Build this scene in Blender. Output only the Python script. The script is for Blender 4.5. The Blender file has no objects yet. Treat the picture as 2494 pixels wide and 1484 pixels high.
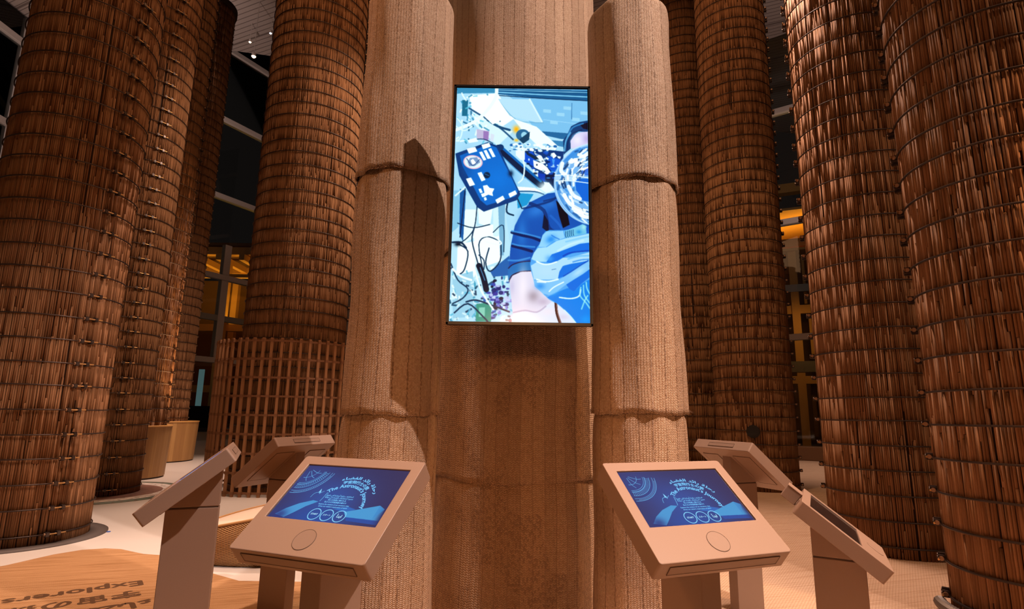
import bpy, bmesh, math, random
import numpy as np
from mathutils import Matrix, Vector
R_ = math.radians
random.seed(7)
scene = bpy.context.scene
COL = scene.collection

# ------------------------------------------------------------------ camera
cam_data = bpy.data.cameras.new('camera')
cam_data.sensor_width = 36.0
cam_data.lens = 1371.4 / 2494.0 * 36.0
cam_data.clip_end = 300
cam = bpy.data.objects.new('camera', cam_data)
COL.objects.link(cam)
cam.matrix_world = (Matrix.Translation((0, 0, 1.465)) @ Matrix.Rotation(math.pi / 2 + 0.18689, 4, 'X')
                    @ Matrix.Rotation(0.0141, 4, 'Z'))
scene.camera = cam

# ------------------------------------------------------------------ world, exposure
world = bpy.data.worlds.new('night')
scene.world = world
world.use_nodes = True
wb = world.node_tree.nodes['Background']
wb.inputs['Color'].default_value = (0.0125, 0.0095, 0.0085, 1)
wb.inputs['Strength'].default_value = 0.55
scene.view_settings.view_transform = 'Standard'
scene.view_settings.look = 'None'
scene.view_settings.exposure = 0.0
scene.view_settings.gamma = 1.0
scene.view_settings.use_curve_mapping = False
if hasattr(scene, 'cycles'):
    scene.cycles.max_bounces = 8

# ------------------------------------------------------------------ lights
def look_at(o, target):
    o.rotation_euler = (Vector(target) - Vector(o.location)).to_track_quat('-Z', 'Y').to_euler()

def spot(name, loc, target, power, color, angle, radius=0.08, blend=0.5):
    d = bpy.data.lights.new(name, 'SPOT')
    d.energy = power; d.color = color; d.spot_size = R_(angle); d.spot_blend = blend; d.shadow_soft_size = radius
    o = bpy.data.objects.new(name, d); COL.objects.link(o)
    o.location = loc; look_at(o, target)
    return o

def area(name, loc, target, power, color, sx, sy=None):
    d = bpy.data.lights.new(name, 'AREA')
    d.energy = power; d.color = color; d.shape = 'RECTANGLE'; d.size = sx; d.size_y = sy or sx
    o = bpy.data.objects.new(name, d); COL.objects.link(o)
    o.location = loc; look_at(o, target)
    return o

PINK = (1.0, 0.76, 0.62)
WARM = (1.0, 0.62, 0.36)
ORANGE = (1.0, 0.50, 0.20)
FLOORC = (1.0, 0.67, 0.52)
spot('key_light', (4.30, 0.66, 7.85), (0.1, 3.7, 2.25), 2900, (1.0, 0.74, 0.62), 56, 0.05)
spot('left_fill_light', (-4.6, 2.2, 6.6), (-0.4, 3.6, 2.2), 520, (1.0, 0.40, 0.14), 50, 0.4, 0.7)
spot('front_fill_light', (0.1, -3.0, 2.55), (0.05, 4.0, 1.35), 500, (1.0, 0.44, 0.17), 26, 0.25, 0.8)
spot('left_down_light', (-0.9, 1.5, 8.0), (-0.85, 2.05, 0.9), 1300, (1.0, 0.72, 0.60), 21, 0.05, 0.4)
spot('right_down_light', (1.5, 1.6, 8.0), (1.35, 2.25, 0.9), 1600, (1.0, 0.58, 0.38), 26, 0.05, 0.4)
spot('left_column_light', (-1.2, 3.0, 10.5), (-5.4, 8.2, 0.3), 70, WARM, 50, 0.3, 0.8)
spot('right_back_light', (2.2, 8.0, 9.5), (4.7, 12.2, 3.0), 520, WARM, 56, 0.3, 0.9)
spot('right_column_light', (6.0, 0.8, 8.5), (3.9, 4.6, 1.6), 600, (1.0, 0.66, 0.44), 70, 0.10, 0.8)
spot('back_column_light', (2.4, 9.6, 9.6), (-3.4, 10.7, 6.6), 2600, (1.0, 0.72, 0.55), 44, 0.12, 0.8)
spot('right_floor_light', (3.4, 7.2, 9.5), (2.6, 6.0, 0.0), 2700, FLOORC, 60, 0.3, 0.9)
spot('left_floor_light', (-3.2, 7.7, 9.5), (-3.7, 7.4, 0.0), 2400, FLOORC, 38, 0.2, 0.7)
spot('carpet_light', (-1.8, 3.6, 9.0), (-3.2, 4.4, 0.0), 2500, FLOORC, 44, 0.2, 0.8)
spot('far_floor_light', (-6.0, 13.4, 9.5), (-6.2, 14.0, 0.0), 3200, FLOORC, 60, 0.3, 0.9)
spot('right_warm_light', (5.4, 1.6, 6.5), (1.9, 3.6, 0.9), 850, (1.0, 0.46, 0.17), 42, 0.08, 0.6)
spot('lounge_light', (-6.0, 14.6, 0.3), (-8.06, 12.1, 3.6), 1500, ORANGE, 48, 0.15, 0.4)
spot('far_right_floor_light', (8.6, 15.2, 9.0), (8.6, 15.6, 0.0), 1600, FLOORC, 60, 0.3, 0.9)
spot('ceiling_wash', (-10.5, 15.0, 9.0), (-11.5, 21.0, 17.5), 1300, (1, .72, .62), 120, 0.4, 0.9)
spot('ceiling_wash', (-15.5, 13.0, 9.0), (-20.0, 19.0, 17.0), 1000, (1, .72, .62), 120, 0.4, 0.9)
spot('ceiling_wash', (8.0, 15.0, 8.0), (11.0, 21.0, 14.0), 600, (1, .72, .62), 110, 0.4, 0.9)
area('ambient_light', (0, 6, 12.5), (0, 6, 0), 720, (1.0, 0.51, 0.25), 12, 12)

# ------------------------------------------------------------------ helpers
def link(o, parent=None):
    COL.objects.link(o)
    if parent is not None: o.parent = parent
    return o

def tag(o, label=None, cat=None, group=None, kind=None):
    if label: o['label'] = label
    if cat: o['category'] = cat
    if group: o['group'] = group
    if kind: o['kind'] = kind
    return o

def thing(name, label, cat, loc=(0, 0, 0), rz=0.0, group=None):
    o = bpy.data.objects.new(name, None); COL.objects.link(o)
    o.empty_display_size = 0.2
    o.location = loc; o.rotation_euler = (0, 0, rz)
    return tag(o, label, cat, group)

def mesh_obj(name, verts, faces, mat, parent=None, smooth=False, uvs=None):
    me = bpy.data.meshes.new(name)
    me.from_pydata([tuple(v) for v in verts], [], [tuple(f) for f in faces])
    mats = mat if isinstance(mat, (list, tuple)) else [mat]
    for m in mats: me.materials.append(m)
    if smooth: me.polygons.foreach_set('use_smooth', [True] * len(me.polygons))
    me.update()
    return link(bpy.data.objects.new(name, me), parent)

class MB:
    """collects simple solids into one mesh"""
    def __init__(s): s.v = []; s.f = []; s.m = []; s.s = []
    def add(s, v, f, mi=0, smooth=False):
        b = len(s.v); s.v += [tuple(x) for x in v]
        for q in f: s.f.append(tuple(i + b for i in q)); s.m.append(mi); s.s.append(smooth)
    def box(s, c, d, mi=0, M=None):
        x, y, z = [q / 2 for q in d]
        v = [Vector((sx * x, sy * y, sz * z)) for sx in (-1, 1) for sy in (-1, 1) for sz in (-1, 1)]
        if M is not None: v = [M @ q for q in v]
        v = [q + Vector(c) for q in v]
        s.add(v, [(0, 1, 3, 2), (4, 6, 7, 5), (0, 4, 5, 1), (2, 3, 7, 6), (0, 2, 6, 4), (1, 5, 7, 3)], mi)
    def cyl(s, a, b, r, n=10, mi=0, r2=None, smooth=True):
        a, b = Vector(a), Vector(b); d = (b - a).normalized()
        u = d.orthogonal().normalized(); w = d.cross(u); r2 = r if r2 is None else r2
        v = []
        for k in range(n):
            t = 2 * math.pi * k / n; e = u * math.cos(t) + w * math.sin(t)
            v.append(a + e * r)
        for k in range(n):
            t = 2 * math.pi * k / n; e = u * math.cos(t) + w * math.sin(t)
            v.append(b + e * r2)
        s.add(v, [(k, (k + 1) % n, n + (k + 1) % n, n + k) for k in range(n)], mi, smooth)
        s.add(v[:n], [tuple(range(n - 1, -1, -1))], mi); s.add(v[n:], [tuple(range(n))], mi)
    def lathe(s, prof, n=64, c=(0, 0, 0), mi=0, smooth=True, a0=0.0, a1=2 * math.pi):
        full = abs(a1 - a0 - 2 * math.pi) < 1e-6; m = n if full else n + 1
        v = []
        for r, z in prof:
            for k in range(m):
                t = a0 + (a1 - a0) * k / n
                v.append((c[0] + r * math.cos(t), c[1] + r * math.sin(t), c[2] + z))
        f = []
        for i in range(len(prof) - 1):
            for k in range(n):
                k2 = (k + 1) % m
                f.append((i * m + k, i * m + k2, (i + 1) * m + k2, (i + 1) * m + k))
        s.add(v, f, mi, smooth)
    def torus(s, R, r, n=72, k=6, z=0.0, mi=0, wob=0.0, seed=0):
        rr = random.Random(seed); p1, p2 = rr.uniform(0, 6), rr.uniform(0, 6)
        v = []
        for i in range(n):
            t = 2 * math.pi * i / n; dr = wob * math.sin(3 * t + p1); dz = wob * 1.5 * math.sin(2 * t + p2)
            for j in range(k):
                q = 2 * math.pi * j / k
                rad = R + dr + r * math.cos(q)
                v.append((rad * math.cos(t), rad * math.sin(t), z + dz + r * math.sin(q)))
        f = [(i * k + j, ((i + 1) % n) * k + j, ((i + 1) % n) * k + (j + 1) % k, i * k + (j + 1) % k) for i in range(n) for j in range(k)]
        s.add(v, f, mi, True)
    def prism(s, poly, z0, z1, mi=0):
        n = len(poly)
        v = [(x, y, z0) for x, y in poly] + [(x, y, z1) for x, y in poly]
        s.add(v, [tuple(range(n - 1, -1, -1)), tuple(range(n, 2 * n))] + [(k, (k + 1) % n, n + (k + 1) % n, n + k) for k in range(n)], mi)
    def build(s, name, mat, parent=None):
        o = mesh_obj(name, s.v, s.f, mat, parent)
        o.data.polygons.foreach_set('use_smooth', s.s)
        if isinstance(mat, (list, tuple)): o.data.polygons.foreach_set('material_index', s.m)
        return o

def bevel(o, w=0.006, seg=2, angle=40):
    m = o.modifiers.new('bevel', 'BEVEL'); m.width = w; m.segments = seg; m.limit_method = 'ANGLE'; m.angle_limit = R_(angle)
    return o

def struct(o, kind='structure'):
    o['kind'] = kind; return o

# ------------------------------------------------------------------ materials
class NT:
    def __init__(s, name):
        s.mat = bpy.data.materials.new(name); s.mat.use_nodes = True
        s.t = s.mat.node_tree; s.n = s.t.nodes; s.b = s.n['Principled BSDF']
    def node(s, typ, **kw):
        o = s.n.new(typ)
        for k, v in kw.items(): setattr(o, k, v)
        return o
    def l(s, a, b): s.t.links.new(a, b)
    def val(s, sock, v):
        if isinstance(v, bpy.types.NodeSocket): s.l(v, sock)
        else: sock.default_value = v
    def math(s, op, a, b=None, c=None):
        o = s.node('ShaderNodeMath', operation=op)
        for i, q in enumerate((a, b, c)):
            if q is not None: s.val(o.inputs[i], q)
        return o.outputs[0]
    def ramp(s, fac, stops):
        o = s.node('ShaderNodeValToRGB'); e = o.color_ramp.elements
        while len(e) < len(stops): e.new(0.5)
        for q, (p, c) in zip(e, stops): q.position = p; q.color = (*c, 1)
        s.l(fac, o.inputs[0]); return o.outputs[0]
    def mix(s, fac, a, b, mode='MIX'):
        o = s.node('ShaderNodeMix', data_type='RGBA', blend_type=mode)
        s.val(o.inputs[0], fac)
        for sock, v in ((o.inputs[6], a), (o.inputs[7], b)):
            if isinstance(v, tuple): sock.default_value = (*v, 1)
            else: s.l(v, sock)
        return o.outputs[2]
    def noise(s, vec, scale, detail=3.0, rough=0.5):
        o = s.node('ShaderNodeTexNoise'); o.inputs['Scale'].default_value = scale
        o.inputs['Detail'].default_value = detail; o.inputs['Roughness'].default_value = rough
        if vec is not None: s.l(vec, o.inputs['Vector'])
        return o.outputs['Fac']
    def mapping(s, vec, scale=(1, 1, 1), rot=(0, 0, 0), loc=(0, 0, 0)):
        o = s.node('ShaderNodeMapping'); o.inputs['Scale'].default_value = scale
        o.inputs['Rotation'].default_value = rot; o.inputs['Location'].default_value = loc
        s.l(vec, o.inputs['Vector']); return o.outputs[0]
    def obj(s): return s.node('ShaderNodeTexCoord').outputs['Object']
    def uv(s): return s.node('ShaderNodeTexCoord').outputs['UV']
    def sep(s, v):
        o = s.node('ShaderNodeSeparateXYZ'); s.l(v, o.inputs[0]); return o.outputs
    def comb(s, x, y, z):
        o = s.node('ShaderNodeCombineXYZ')
        for i, q in enumerate((x, y, z)): s.val(o.inputs[i], q)
        return o.outputs[0]
    def white(s, v):
        o = s.node('ShaderNodeTexWhiteNoise', noise_dimensions='3D'); s.l(v, o.inputs['Vector']); return o.outputs['Value']
    def bump(s, h, strength, dist):
        o = s.node('ShaderNodeBump'); o.inputs['Strength'].default_value = strength; o.inputs['Distance'].default_value = dist
        s.l(h, o.inputs['Height']); s.l(o.outputs[0], s.b.inputs['Normal'])
    def base(s, c): s.val(s.b.inputs['Base Color'], c if isinstance(c, bpy.types.NodeSocket) else (*c, 1))
    def set(s, rough=0.5, metal=0.0, spec=0.5):
        s.b.inputs['Roughness'].default_value = rough; s.b.inputs['Metallic'].default_value = metal
        s.b.inputs['Specular IOR Level'].default_value = spec; return s

def plain(name, c, rough=0.5, metal=0.0, spec=0.4, grain=0.0):
    t = NT(name); t.set(rough, metal, spec)
    if grain:
        n = t.noise(t.obj(), 220.0, 2.0)
        t.base(t.mix(n, tuple(q * (1 - grain) for q in c), tuple(min(1, q * (1 + grain)) for q in c)))
    else: t.base(c)
    return t.mat

def emit(name, c, strength=1.0, base=(0.01, 0.01, 0.01), rough=0.2):
    t = NT(name); t.set(rough); t.base(base)
    t.b.inputs['Emission Color'].default_value = (*c, 1); t.b.inputs['Emission Strength'].default_value = strength
    return t.mat

def reed_material(name, dark, mid, light):
    t = NT(name); t.set(0.68, 0, 0.14)
    g = t.node('ShaderNodeNewGeometry').outputs['Random Per Island']
    p = t.obj()
    c = t.ramp(g, [(0.0, dark), (0.22, mid), (0.8, mid), (1.0, light)])
    fib = t.noise(t.mapping(p, (90, 90, 4)), 1.0, 4.0, 0.65)
    blot = t.noise(t.mapping(p, (5, 5, 2.5)), 1.0, 3.0)
    c = t.mix(t.math('MULTIPLY', fib, 0.75), c, t.mix(0.5, c, dark), 'MIX')
    c = t.mix(t.math('MULTIPLY', blot, 0.5), c, mid)
    t.base(c)
    _, _, z = t.sep(p)
    bulge = t.math('ABSOLUTE', t.math('SINE', t.math('MULTIPLY', t.math('SUBTRACT', z, 0.110), math.pi / 0.259)))
    t.bump(t.math('ADD', t.math('MULTIPLY', bulge, 0.022), t.math('MULTIPLY', t.noise(t.mapping(p, (160, 160, 6)), 1.0, 3.0), 0.002)), 1.0, 1.0)
    return t.mat

def woven_material(name, base, dark, light, twill=False):
    t = NT(name); t.set(0.45, 0, 0.5)
    x, y, _ = t.sep(t.uv())
    wob = t.math('MULTIPLY', t.math('SUBTRACT', t.noise(t.mapping(t.uv(), (3.0, 1.2, 1)), 1.0, 2.0), 0.5), 0.03)
    x = t.math('ADD', x, wob)
    strip = t.math('FLOOR', t.math('DIVIDE', x, 0.085))
    half = 0.0092 if not twill else 0.0125
    per = 0.0095 if not twill else 0.015
    tri = t.math('PINGPONG', x, half)
    ph = t.math('ADD', t.math('DIVIDE', t.math('ADD', t.math('ADD', y, t.math('MULTIPLY', t.math('SUBTRACT', t.noise(t.mapping(t.uv(), (14, 14, 1)), 1.0, 2.0), 0.5), 0.006)), t.math('MULTIPLY', tri, 0.6)), per), t.math('MULTIPLY', strip, 0.37))
    fr = t.math('FRACT', ph)
    ridge = t.math('SINE', t.math('MULTIPLY', fr, math.pi))
    cell = t.comb(t.math('FLOOR', ph), t.math('FLOOR', t.math('DIVIDE', x, half)), 0.0)
    rnd = t.white(cell)
    srnd = t.white(t.comb(strip, 3.0, 1.0))
    edge = t.math('PINGPONG', x, 0.0425)                       # 0 at a plait seam
    seam = t.math('GREATER_THAN', edge, 0.0035)
    colx = t.math('SINE', t.math('MULTIPLY', t.math('DIVIDE', tri, half), math.pi))
    h = t.math('MULTIPLY', t.math('ADD', t.math('MULTIPLY', ridge, 0.7), t.math('MULTIPLY', colx, 0.45)), t.math('ADD', t.math('MULTIPLY', seam, 0.5), 0.5))
    c = t.mix(rnd, base, light)
    c = t.mix(t.math('MULTIPLY', srnd, 0.45), c, dark)
    if twill:
        big = t.math('GREATER_THAN', t.noise(t.mapping(t.uv(), (2.2, 1.3, 1)), 1.0, 2.0), 0.5)
        spots = t.math('MULTIPLY', t.math('GREATER_THAN', rnd, 0.66), big)
        c = t.mix(t.math('MULTIPLY', spots, 0.55), c, dark)
    else:
        spots = t.math('MULTIPLY', t.math('LESS_THAN', edge, 0.006), t.math('GREATER_THAN', t.white(t.comb(strip, t.math('FLOOR', t.math('DIVIDE', y, 0.013)), 2.0)), 0.6))
        c = t.mix(t.math('MULTIPLY', spots, 0.75), c, dark)
    gap = t.math('LESS_THAN', ridge, 0.28)
    c = t.mix(t.math('MULTIPLY', gap, 0.45), c, dark)
    c = t.mix(t.math('MULTIPLY', t.math('SUBTRACT', 1.0, seam), 0.45), c, dark)
    t.base(c)
    crumple = t.noise(t.mapping(t.uv(), (9, 6, 1)), 1.0, 3.0)
    t.bump(t.math('ADD', t.math('ADD', h, t.math('MULTIPLY', rnd, 0.7)), t.math('MULTIPLY', crumple, 3.5)), 0.9, 0.006)
    return t.mat

M = {}
M['reed'] = reed_material('reed_stalks', (0.115, 0.053, 0.024), (0.265, 0.130, 0.060), (0.40, 0.21, 0.107))
M['core'] = plain('dark_core', (0.03, 0.014, 0.007), 0.9)
M['hoop'] = plain('dark_steel_rod', (0.055, 0.04, 0.036), 0.42, 0.6)
M['bolt'] = plain('bolt_head', (0.10, 0.075, 0.065), 0.4, 0.7)
M['brass'] = plain('brass_rod', (0.55, 0.32, 0.13), 0.35, 1.0)
M['bolt_face'] = plain('bolt_face', (0.42, 0.25, 0.15), 0.45, 0.3)
M['weave'] = woven_material('palm_plait', (0.45, 0.305, 0.205), (0.18, 0.10, 0.054), (0.60, 0.445, 0.33))
M['twill'] = woven_material('palm_twill', (0.38, 0.24, 0.14), (0.15, 0.078, 0.038), (0.47, 0.32, 0.205), True)
M['kiosk'] = plain('powder_coat', (0.265, 0.18, 0.138), 0.42, 0.0, 0.5, 0.05)
M['kiosk_dark'] = plain('powder_coat_recess', (0.23, 0.155, 0.118), 0.5)
M['black'] = plain('black_plastic', (0.012, 0.012, 0.013), 0.35)
M['line'] = plain('panel_line', (0.13, 0.085, 0.062), 0.6)
M['joint'] = plain('shadow_gap_strip', (0.08, 0.05, 0.035), 0.7)
M['white_metal'] = plain('painted_aluminium', (0.62, 0.57, 0.54), 0.45)
M['grey_metal'] = plain('grey_steel', (0.22, 0.20, 0.19), 0.4, 0.5)
M['timber'] = plain('glulam', (0.62, 0.33, 0.10), 0.6, grain=0.1)
M['timber_dark'] = plain('dark_timber', (0.20, 0.10, 0.045), 0.7, grain=0.1)
M['lath'] = plain('brown_lath', (0.36, 0.175, 0.078), 0.6, grain=0.15)
M['lath_dark'] = plain('brown_ring_lath', (0.24, 0.11, 0.05), 0.6, grain=0.15)
M['ring_dark'] = plain('dark_ring', (0.10, 0.085, 0.08), 0.6)
M['letter'] = plain('brown_print', (0.105, 0.05, 0.02), 0.8)
M['blue'] = plain('blue_marker', (0.03, 0.12, 0.5), 0.4)

def floor_mat():
    t = NT('white_resin'); t.set(0.35, 0, 0.4)
    n = t.noise(t.obj(), 1.2, 3.0); t.base(t.mix(n, (0.70, 0.66, 0.62), (0.76, 0.72, 0.68)))
    t.bump(t.noise(t.obj(), 25.0, 2.0), 0.05, 0.004); return t.mat
M['floor'] = floor_mat()

def carpet_mat(name, stops, thr, ws, wd, sk):
    t = NT(name); t.set(0.9, 0, 0.1)
    p = t.mapping(t.obj(), (1, 1, 1), (0, 0, R_(-17)))
    streak = t.noise(t.mapping(p, (1.3, 38, 1)), 1.0, 4.0, 0.6)
    thread = t.noise(t.mapping(p, (18, 130, 1)), 1.0, 2.0)
    x, y, _ = t.sep(p)
    wx = t.math('SINE', t.math('MULTIPLY', x, 2 * math.pi / ws)); wy = t.math('SINE', t.math('MULTIPLY', y, 2 * math.pi / (ws * 0.8)))
    w = t.math('MULTIPLY', wx, wy)
    c = t.ramp(streak, [(p_, c_) for p_, c_ in zip((0.33, 0.48, 0.7), stops)])
    c = t.mix(t.math('MULTIPLY', thread, sk), c, thr)
    knot = t.math('LESS_THAN', w, -0.35)
    c = t.mix(t.math('MULTIPLY', knot, wd), c, thr)
    t.base(c)
    t.bump(t.math('ADD', w, t.math('MULTIPLY', thread, 1.5)), 0.6, 0.006); return t.mat
M['carpet'] = carpet_mat('sisal', ((0.33, 0.165, 0.065), (0.56, 0.32, 0.155), (0.66, 0.405, 0.215)), (0.38, 0.20, 0.09), 0.022, 0.25, 0.45)
M['mat'] = carpet_mat('grid_weave', ((0.50, 0.325, 0.215), (0.64, 0.455, 0.325), (0.68, 0.50, 0.37)), (0.42, 0.26, 0.16), 0.034, 0.6, 0.25)

def drum_mat():
    t = NT('timber_staves'); t.set(0.5)
    u, v, _ = t.sep(t.uv())
    k = t.white(t.comb(t.math('FLOOR', t.math('DIVIDE', u, 0.09)), 0.0, 0.0))
    g = t.noise(t.mapping(t.obj(), (26, 26, 1.2)), 1.0, 4.0, 0.6)
    c = t.mix(k, (0.42, 0.22, 0.075), (0.62, 0.36, 0.13))
    t.base(t.mix(t.math('MULTIPLY', g, 0.6), c, (0.24, 0.11, 0.035))); return t.mat
M['drum'] = drum_mat()

def wicker_mat():
    t = NT('wicker'); t.set(0.55)
    x, y, _ = t.sep(t.uv())
    a = t.math('SINE', t.math('MULTIPLY', x, 2 * math.pi / 0.030)); b = t.math('SINE', t.math('MULTIPLY', y, 2 * math.pi / 0.016))
    w = t.math('MULTIPLY', a, b)
    t.base(t.ramp(t.math('ADD', t.math('MULTIPLY', w, 0.5), 0.5), [(0.1, (0.17, 0.075, 0.025)), (0.5, (0.45, 0.24, 0.09)), (1, (0.62, 0.38, 0.17))]))
    t.bump(w, 0.8, 0.008); return t.mat
M['wicker'] = wicker_mat()
M['cushion'] = plain('pale_seat', (0.66, 0.54, 0.43), 0.85, grain=0.1)

def ceiling_mat():
    t = NT('slatted_ceiling'); t.set(0.6)
    p = t.mapping(t.obj(), (1, 1, 1), (0, 0, R_(24)))
    x, y, _ = t.sep(p)
    s = t.math('FRACT', t.math('DIVIDE', y, 0.22))
    gap = t.math('LESS_THAN', s, 0.16)
    big = t.math('LESS_THAN', t.math('FRACT', t.math('DIVIDE', y, 2.6)), 0.035)
    g = t.math('MAXIMUM', gap, big)
    t.base(t.mix(g, (0.46, 0.40, 0.38), (0.20, 0.165, 0.155)))
    t.bump(t.math('SUBTRACT', 1.0, g), 0.6, 0.04); return t.mat
M['ceiling'] = ceiling_mat()

def glass_mat():
    t = NT('window_glass')
    tr = t.node('ShaderNodeBsdfTransparent'); tr.inputs[0].default_value = (0.82, 0.86, 0.86, 1)
    gl = t.node('ShaderNodeBsdfGlossy'); gl.inputs['Roughness'].default_value = 0.02
    fr = t.node('ShaderNodeFresnel'); fr.inputs['IOR'].default_value = 1.45
    mx = t.node('ShaderNodeMixShader'); t.l(fr.outputs[0], mx.inputs[0]); t.l(tr.outputs[0], mx.inputs[1]); t.l(gl.outputs[0], mx.inputs[2])
    t.l(mx.outputs[0], t.n['Material Output'].inputs['Surface']); return t.mat
M['glass'] = glass_mat()

def picture_mat(name, strength):
    t = NT(name); t.set(0.12, 0, 0.5); t.base((0.008, 0.008, 0.01))
    a = t.node('ShaderNodeVertexColor'); a.layer_name = 'picture'
    t.l(a.outputs['Color'], t.b.inputs['Emission Color']); t.b.inputs['Emission Strength'].default_value = strength
    return t.mat
M['picture'] = picture_mat('lit_screen', 1.0)
M['ui_line'] = emit('lit_lettering', (0.16, 0.55, 0.95), 1.0)
M['ui_white'] = emit('lit_button_lettering', (0.42, 0.80, 1.0), 1.0)
M['screen_off'] = plain('dark_glass', (0.012, 0.011, 0.012), 0.12, 0, 0.6)
M['bulb'] = emit('warm_bulb', (1.0, 0.62, 0.38), 6.0)
M['bulb_white'] = emit('cool_bulb', (0.85, 0.9, 1.0), 4.0)

# ------------------------------------------------------------------ setting
o = mesh_obj('floor', [(-26, -6, 0), (24, -6, 0), (24, 40, 0), (-26, 40, 0), (-26, -6, -0.3), (24, -6, -0.3), (24, 40, -0.3), (-26, 40, -0.3)],
             [(0, 1, 2, 3), (4, 7, 6, 5), (0, 4, 5, 1), (1, 5, 6, 2), (2, 6, 7, 3), (3, 7, 4, 0)], M['floor']); struct(o)
cz = 17.5
mb = MB(); mb.prism([(-30, -8), (26, -8), (26, 32.6), (-11.5, 23.52), (-22, 21.2), (-30, 19.4)][::1], cz, cz + 0.4)
struct(mb.build('ceiling', M['ceiling']))

def window_wall(name, p, d, s0, s1, levels, mull, top, bar=0.24, mw=0.22):
    """glazed facade through plan point p along unit direction d"""
    d = Vector((d[0], d[1], 0)).normalized(); ang = math.atan2(d.y, d.x)
    root = bpy.data.objects.new(name, None); COL.objects.link(root); root.location = (p[0], p[1], 0); root.rotation_euler = (0, 0, ang)
    struct(root)
    mb = MB(); mb.box(((s0 + s1) / 2, 0, top / 2), (s1 - s0, 0.03, top)); mb.build('glass_pane', M['glass'], root)
    for z in levels:
        m = MB(); m.box(((s0 + s1) / 2, 0, z), (s1 - s0, 0.30, bar)); bevel(m.build('transom', M['white_metal'], root), 0.02)
    for s in mull:
        m = MB(); m.box((s, 0, top / 2), (mw, 0.34, top)); bevel(m.build('mullion', M['white_metal'], root), 0.02)
    return root
window_wall('window_1', (-20.55, 20.0), (0, 1), -12, 5.0, (12.6, 16.23), (-6.0, 1.4), 17.4, 0.28, 0.70)
w2 = window_wall('window_2', (-13.9, 25.0), (0.46, 0.89), -3.2, 12.0, (3.55, 7.4, 11.2, 15.0, 18.6), (-2.6, 9.0), 20.5)
mb = MB(); mb.box((0.9, 0.1, 6.3), (0.34, 0.25, 5.4)); mb.build('post', M['white_metal'], w2)
mb = MB(); mb.box((4.4, 0.1, 5.5), (15, 0.2, 0.26)); mb.build('rail', M['white_metal'], w2)
window_wall('window_3', (10.87, 22.0), (0.80, -0.60), -10.0, 12.0, (4.45, 9.15, 14.02, 18.9), (-8.0, 9.0), 21)
# plain walls that close the hall behind the camera and at the sides
def wall(name, c, d, m):
    mb = MB(); mb.box(c, d); return struct(mb.build(name, m))
M['wall'] = plain('hall_wall', (0.30, 0.22, 0.17), 0.8)
wall('wall_back', (0, -6.15, 8.75), (50, 0.3, 17.5), M['wall'])
wall('wall_right', (24.15, 5, 8.75), (0.3, 22, 17.5), M['wall'])
wall('wall_left', (-26.15, 3, 8.75), (0.3, 18, 17.5), M['wall'])

# carpet and its printed lettering
carpet_poly = [(-7.5, -2.0), (-6.5, 2.0), (-5.3, 4.2), (-4.62, 5.0), (-4.42, 5.3), (-4.31, 5.69), (-4.18, 5.88), (-4.0, 5.95), (-3.83, 5.93), (-3.66, 5.84),
               (-3.5, 5.76), (-3.3, 5.72), (-3.0, 5.6), (-2.6, 5.2), (-2.2, 4.95), (-1.7, 4.95), (-1.2, 5.5), (-0.6, 6.5), (0.0, 7.3), (0.0, -2.0)]
carpet_poly = [(x * 1.0464, y * 1.0464) for x, y in carpet_poly]
mb = MB(); mb.prism(carpet_poly, 0.0, 0.004)
carpet = tag(mb.build('carpet', M['carpet']), 'orange tan sisal carpet with curved edge and brown lettering on the left', 'carpet')
mat_poly = [(0.004, -2.0), (0.004, 7.3), (2.4, 10.6), (4.5, 15.5), (6.5, 18.2), (9.5, 18.6), (12.0, 16.0), (14.0, 10.0), (12.0, 3.0), (9.0, -2.0)]
mat_poly = [(x * 1.0464 + 0.0, y * 1.0464) for x, y in mat_poly]
mb = MB(); mb.prism(mat_poly, 0.0, 0.004)
tag(mb.build('woven_mat', M['mat']), 'pale woven grid mat on the floor at the right', 'mat')

# ------------------------------------------------------------------ lettering
def text_geo(body, size=1.0, sp=1.0):
    """outline of one line of text -> vertices, faces, width"""
    c = bpy.data.curves.new('lettering', 'FONT'); c.body = body; c.size = size; c.space_character = sp; c.resolution_u = 3
    o = bpy.data.objects.new('lettering', c); COL.objects.link(o)
    dg = bpy.context.evaluated_depsgraph_get(); e = o.evaluated_get(dg); m = e.to_mesh()
    v = np.array([q.co[:] for q in m.vertices]).reshape(-1, 3); f = [tuple(p.vertices) for p in m.polygons]
    e.to_mesh_clear(); bpy.data.objects.remove(o); bpy.data.curves.remove(c)
    return v, f

def bold(v, f, k):
    """thicken thin strokes by laying offset copies over the outline"""
    V = []; F = []
    for i, (dx, dy) in enumerate(((0, 0), (k, 0), (-k, 0), (0, k), (0, -k))):
        b = len(V); q = v.copy(); q[:, 0] += dx; q[:, 1] += dy; q[:, 2] += i * 2e-5
        V += q.tolist(); F += [tuple(j + b for j in g) for g in f]
    return np.array(V), F

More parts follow.
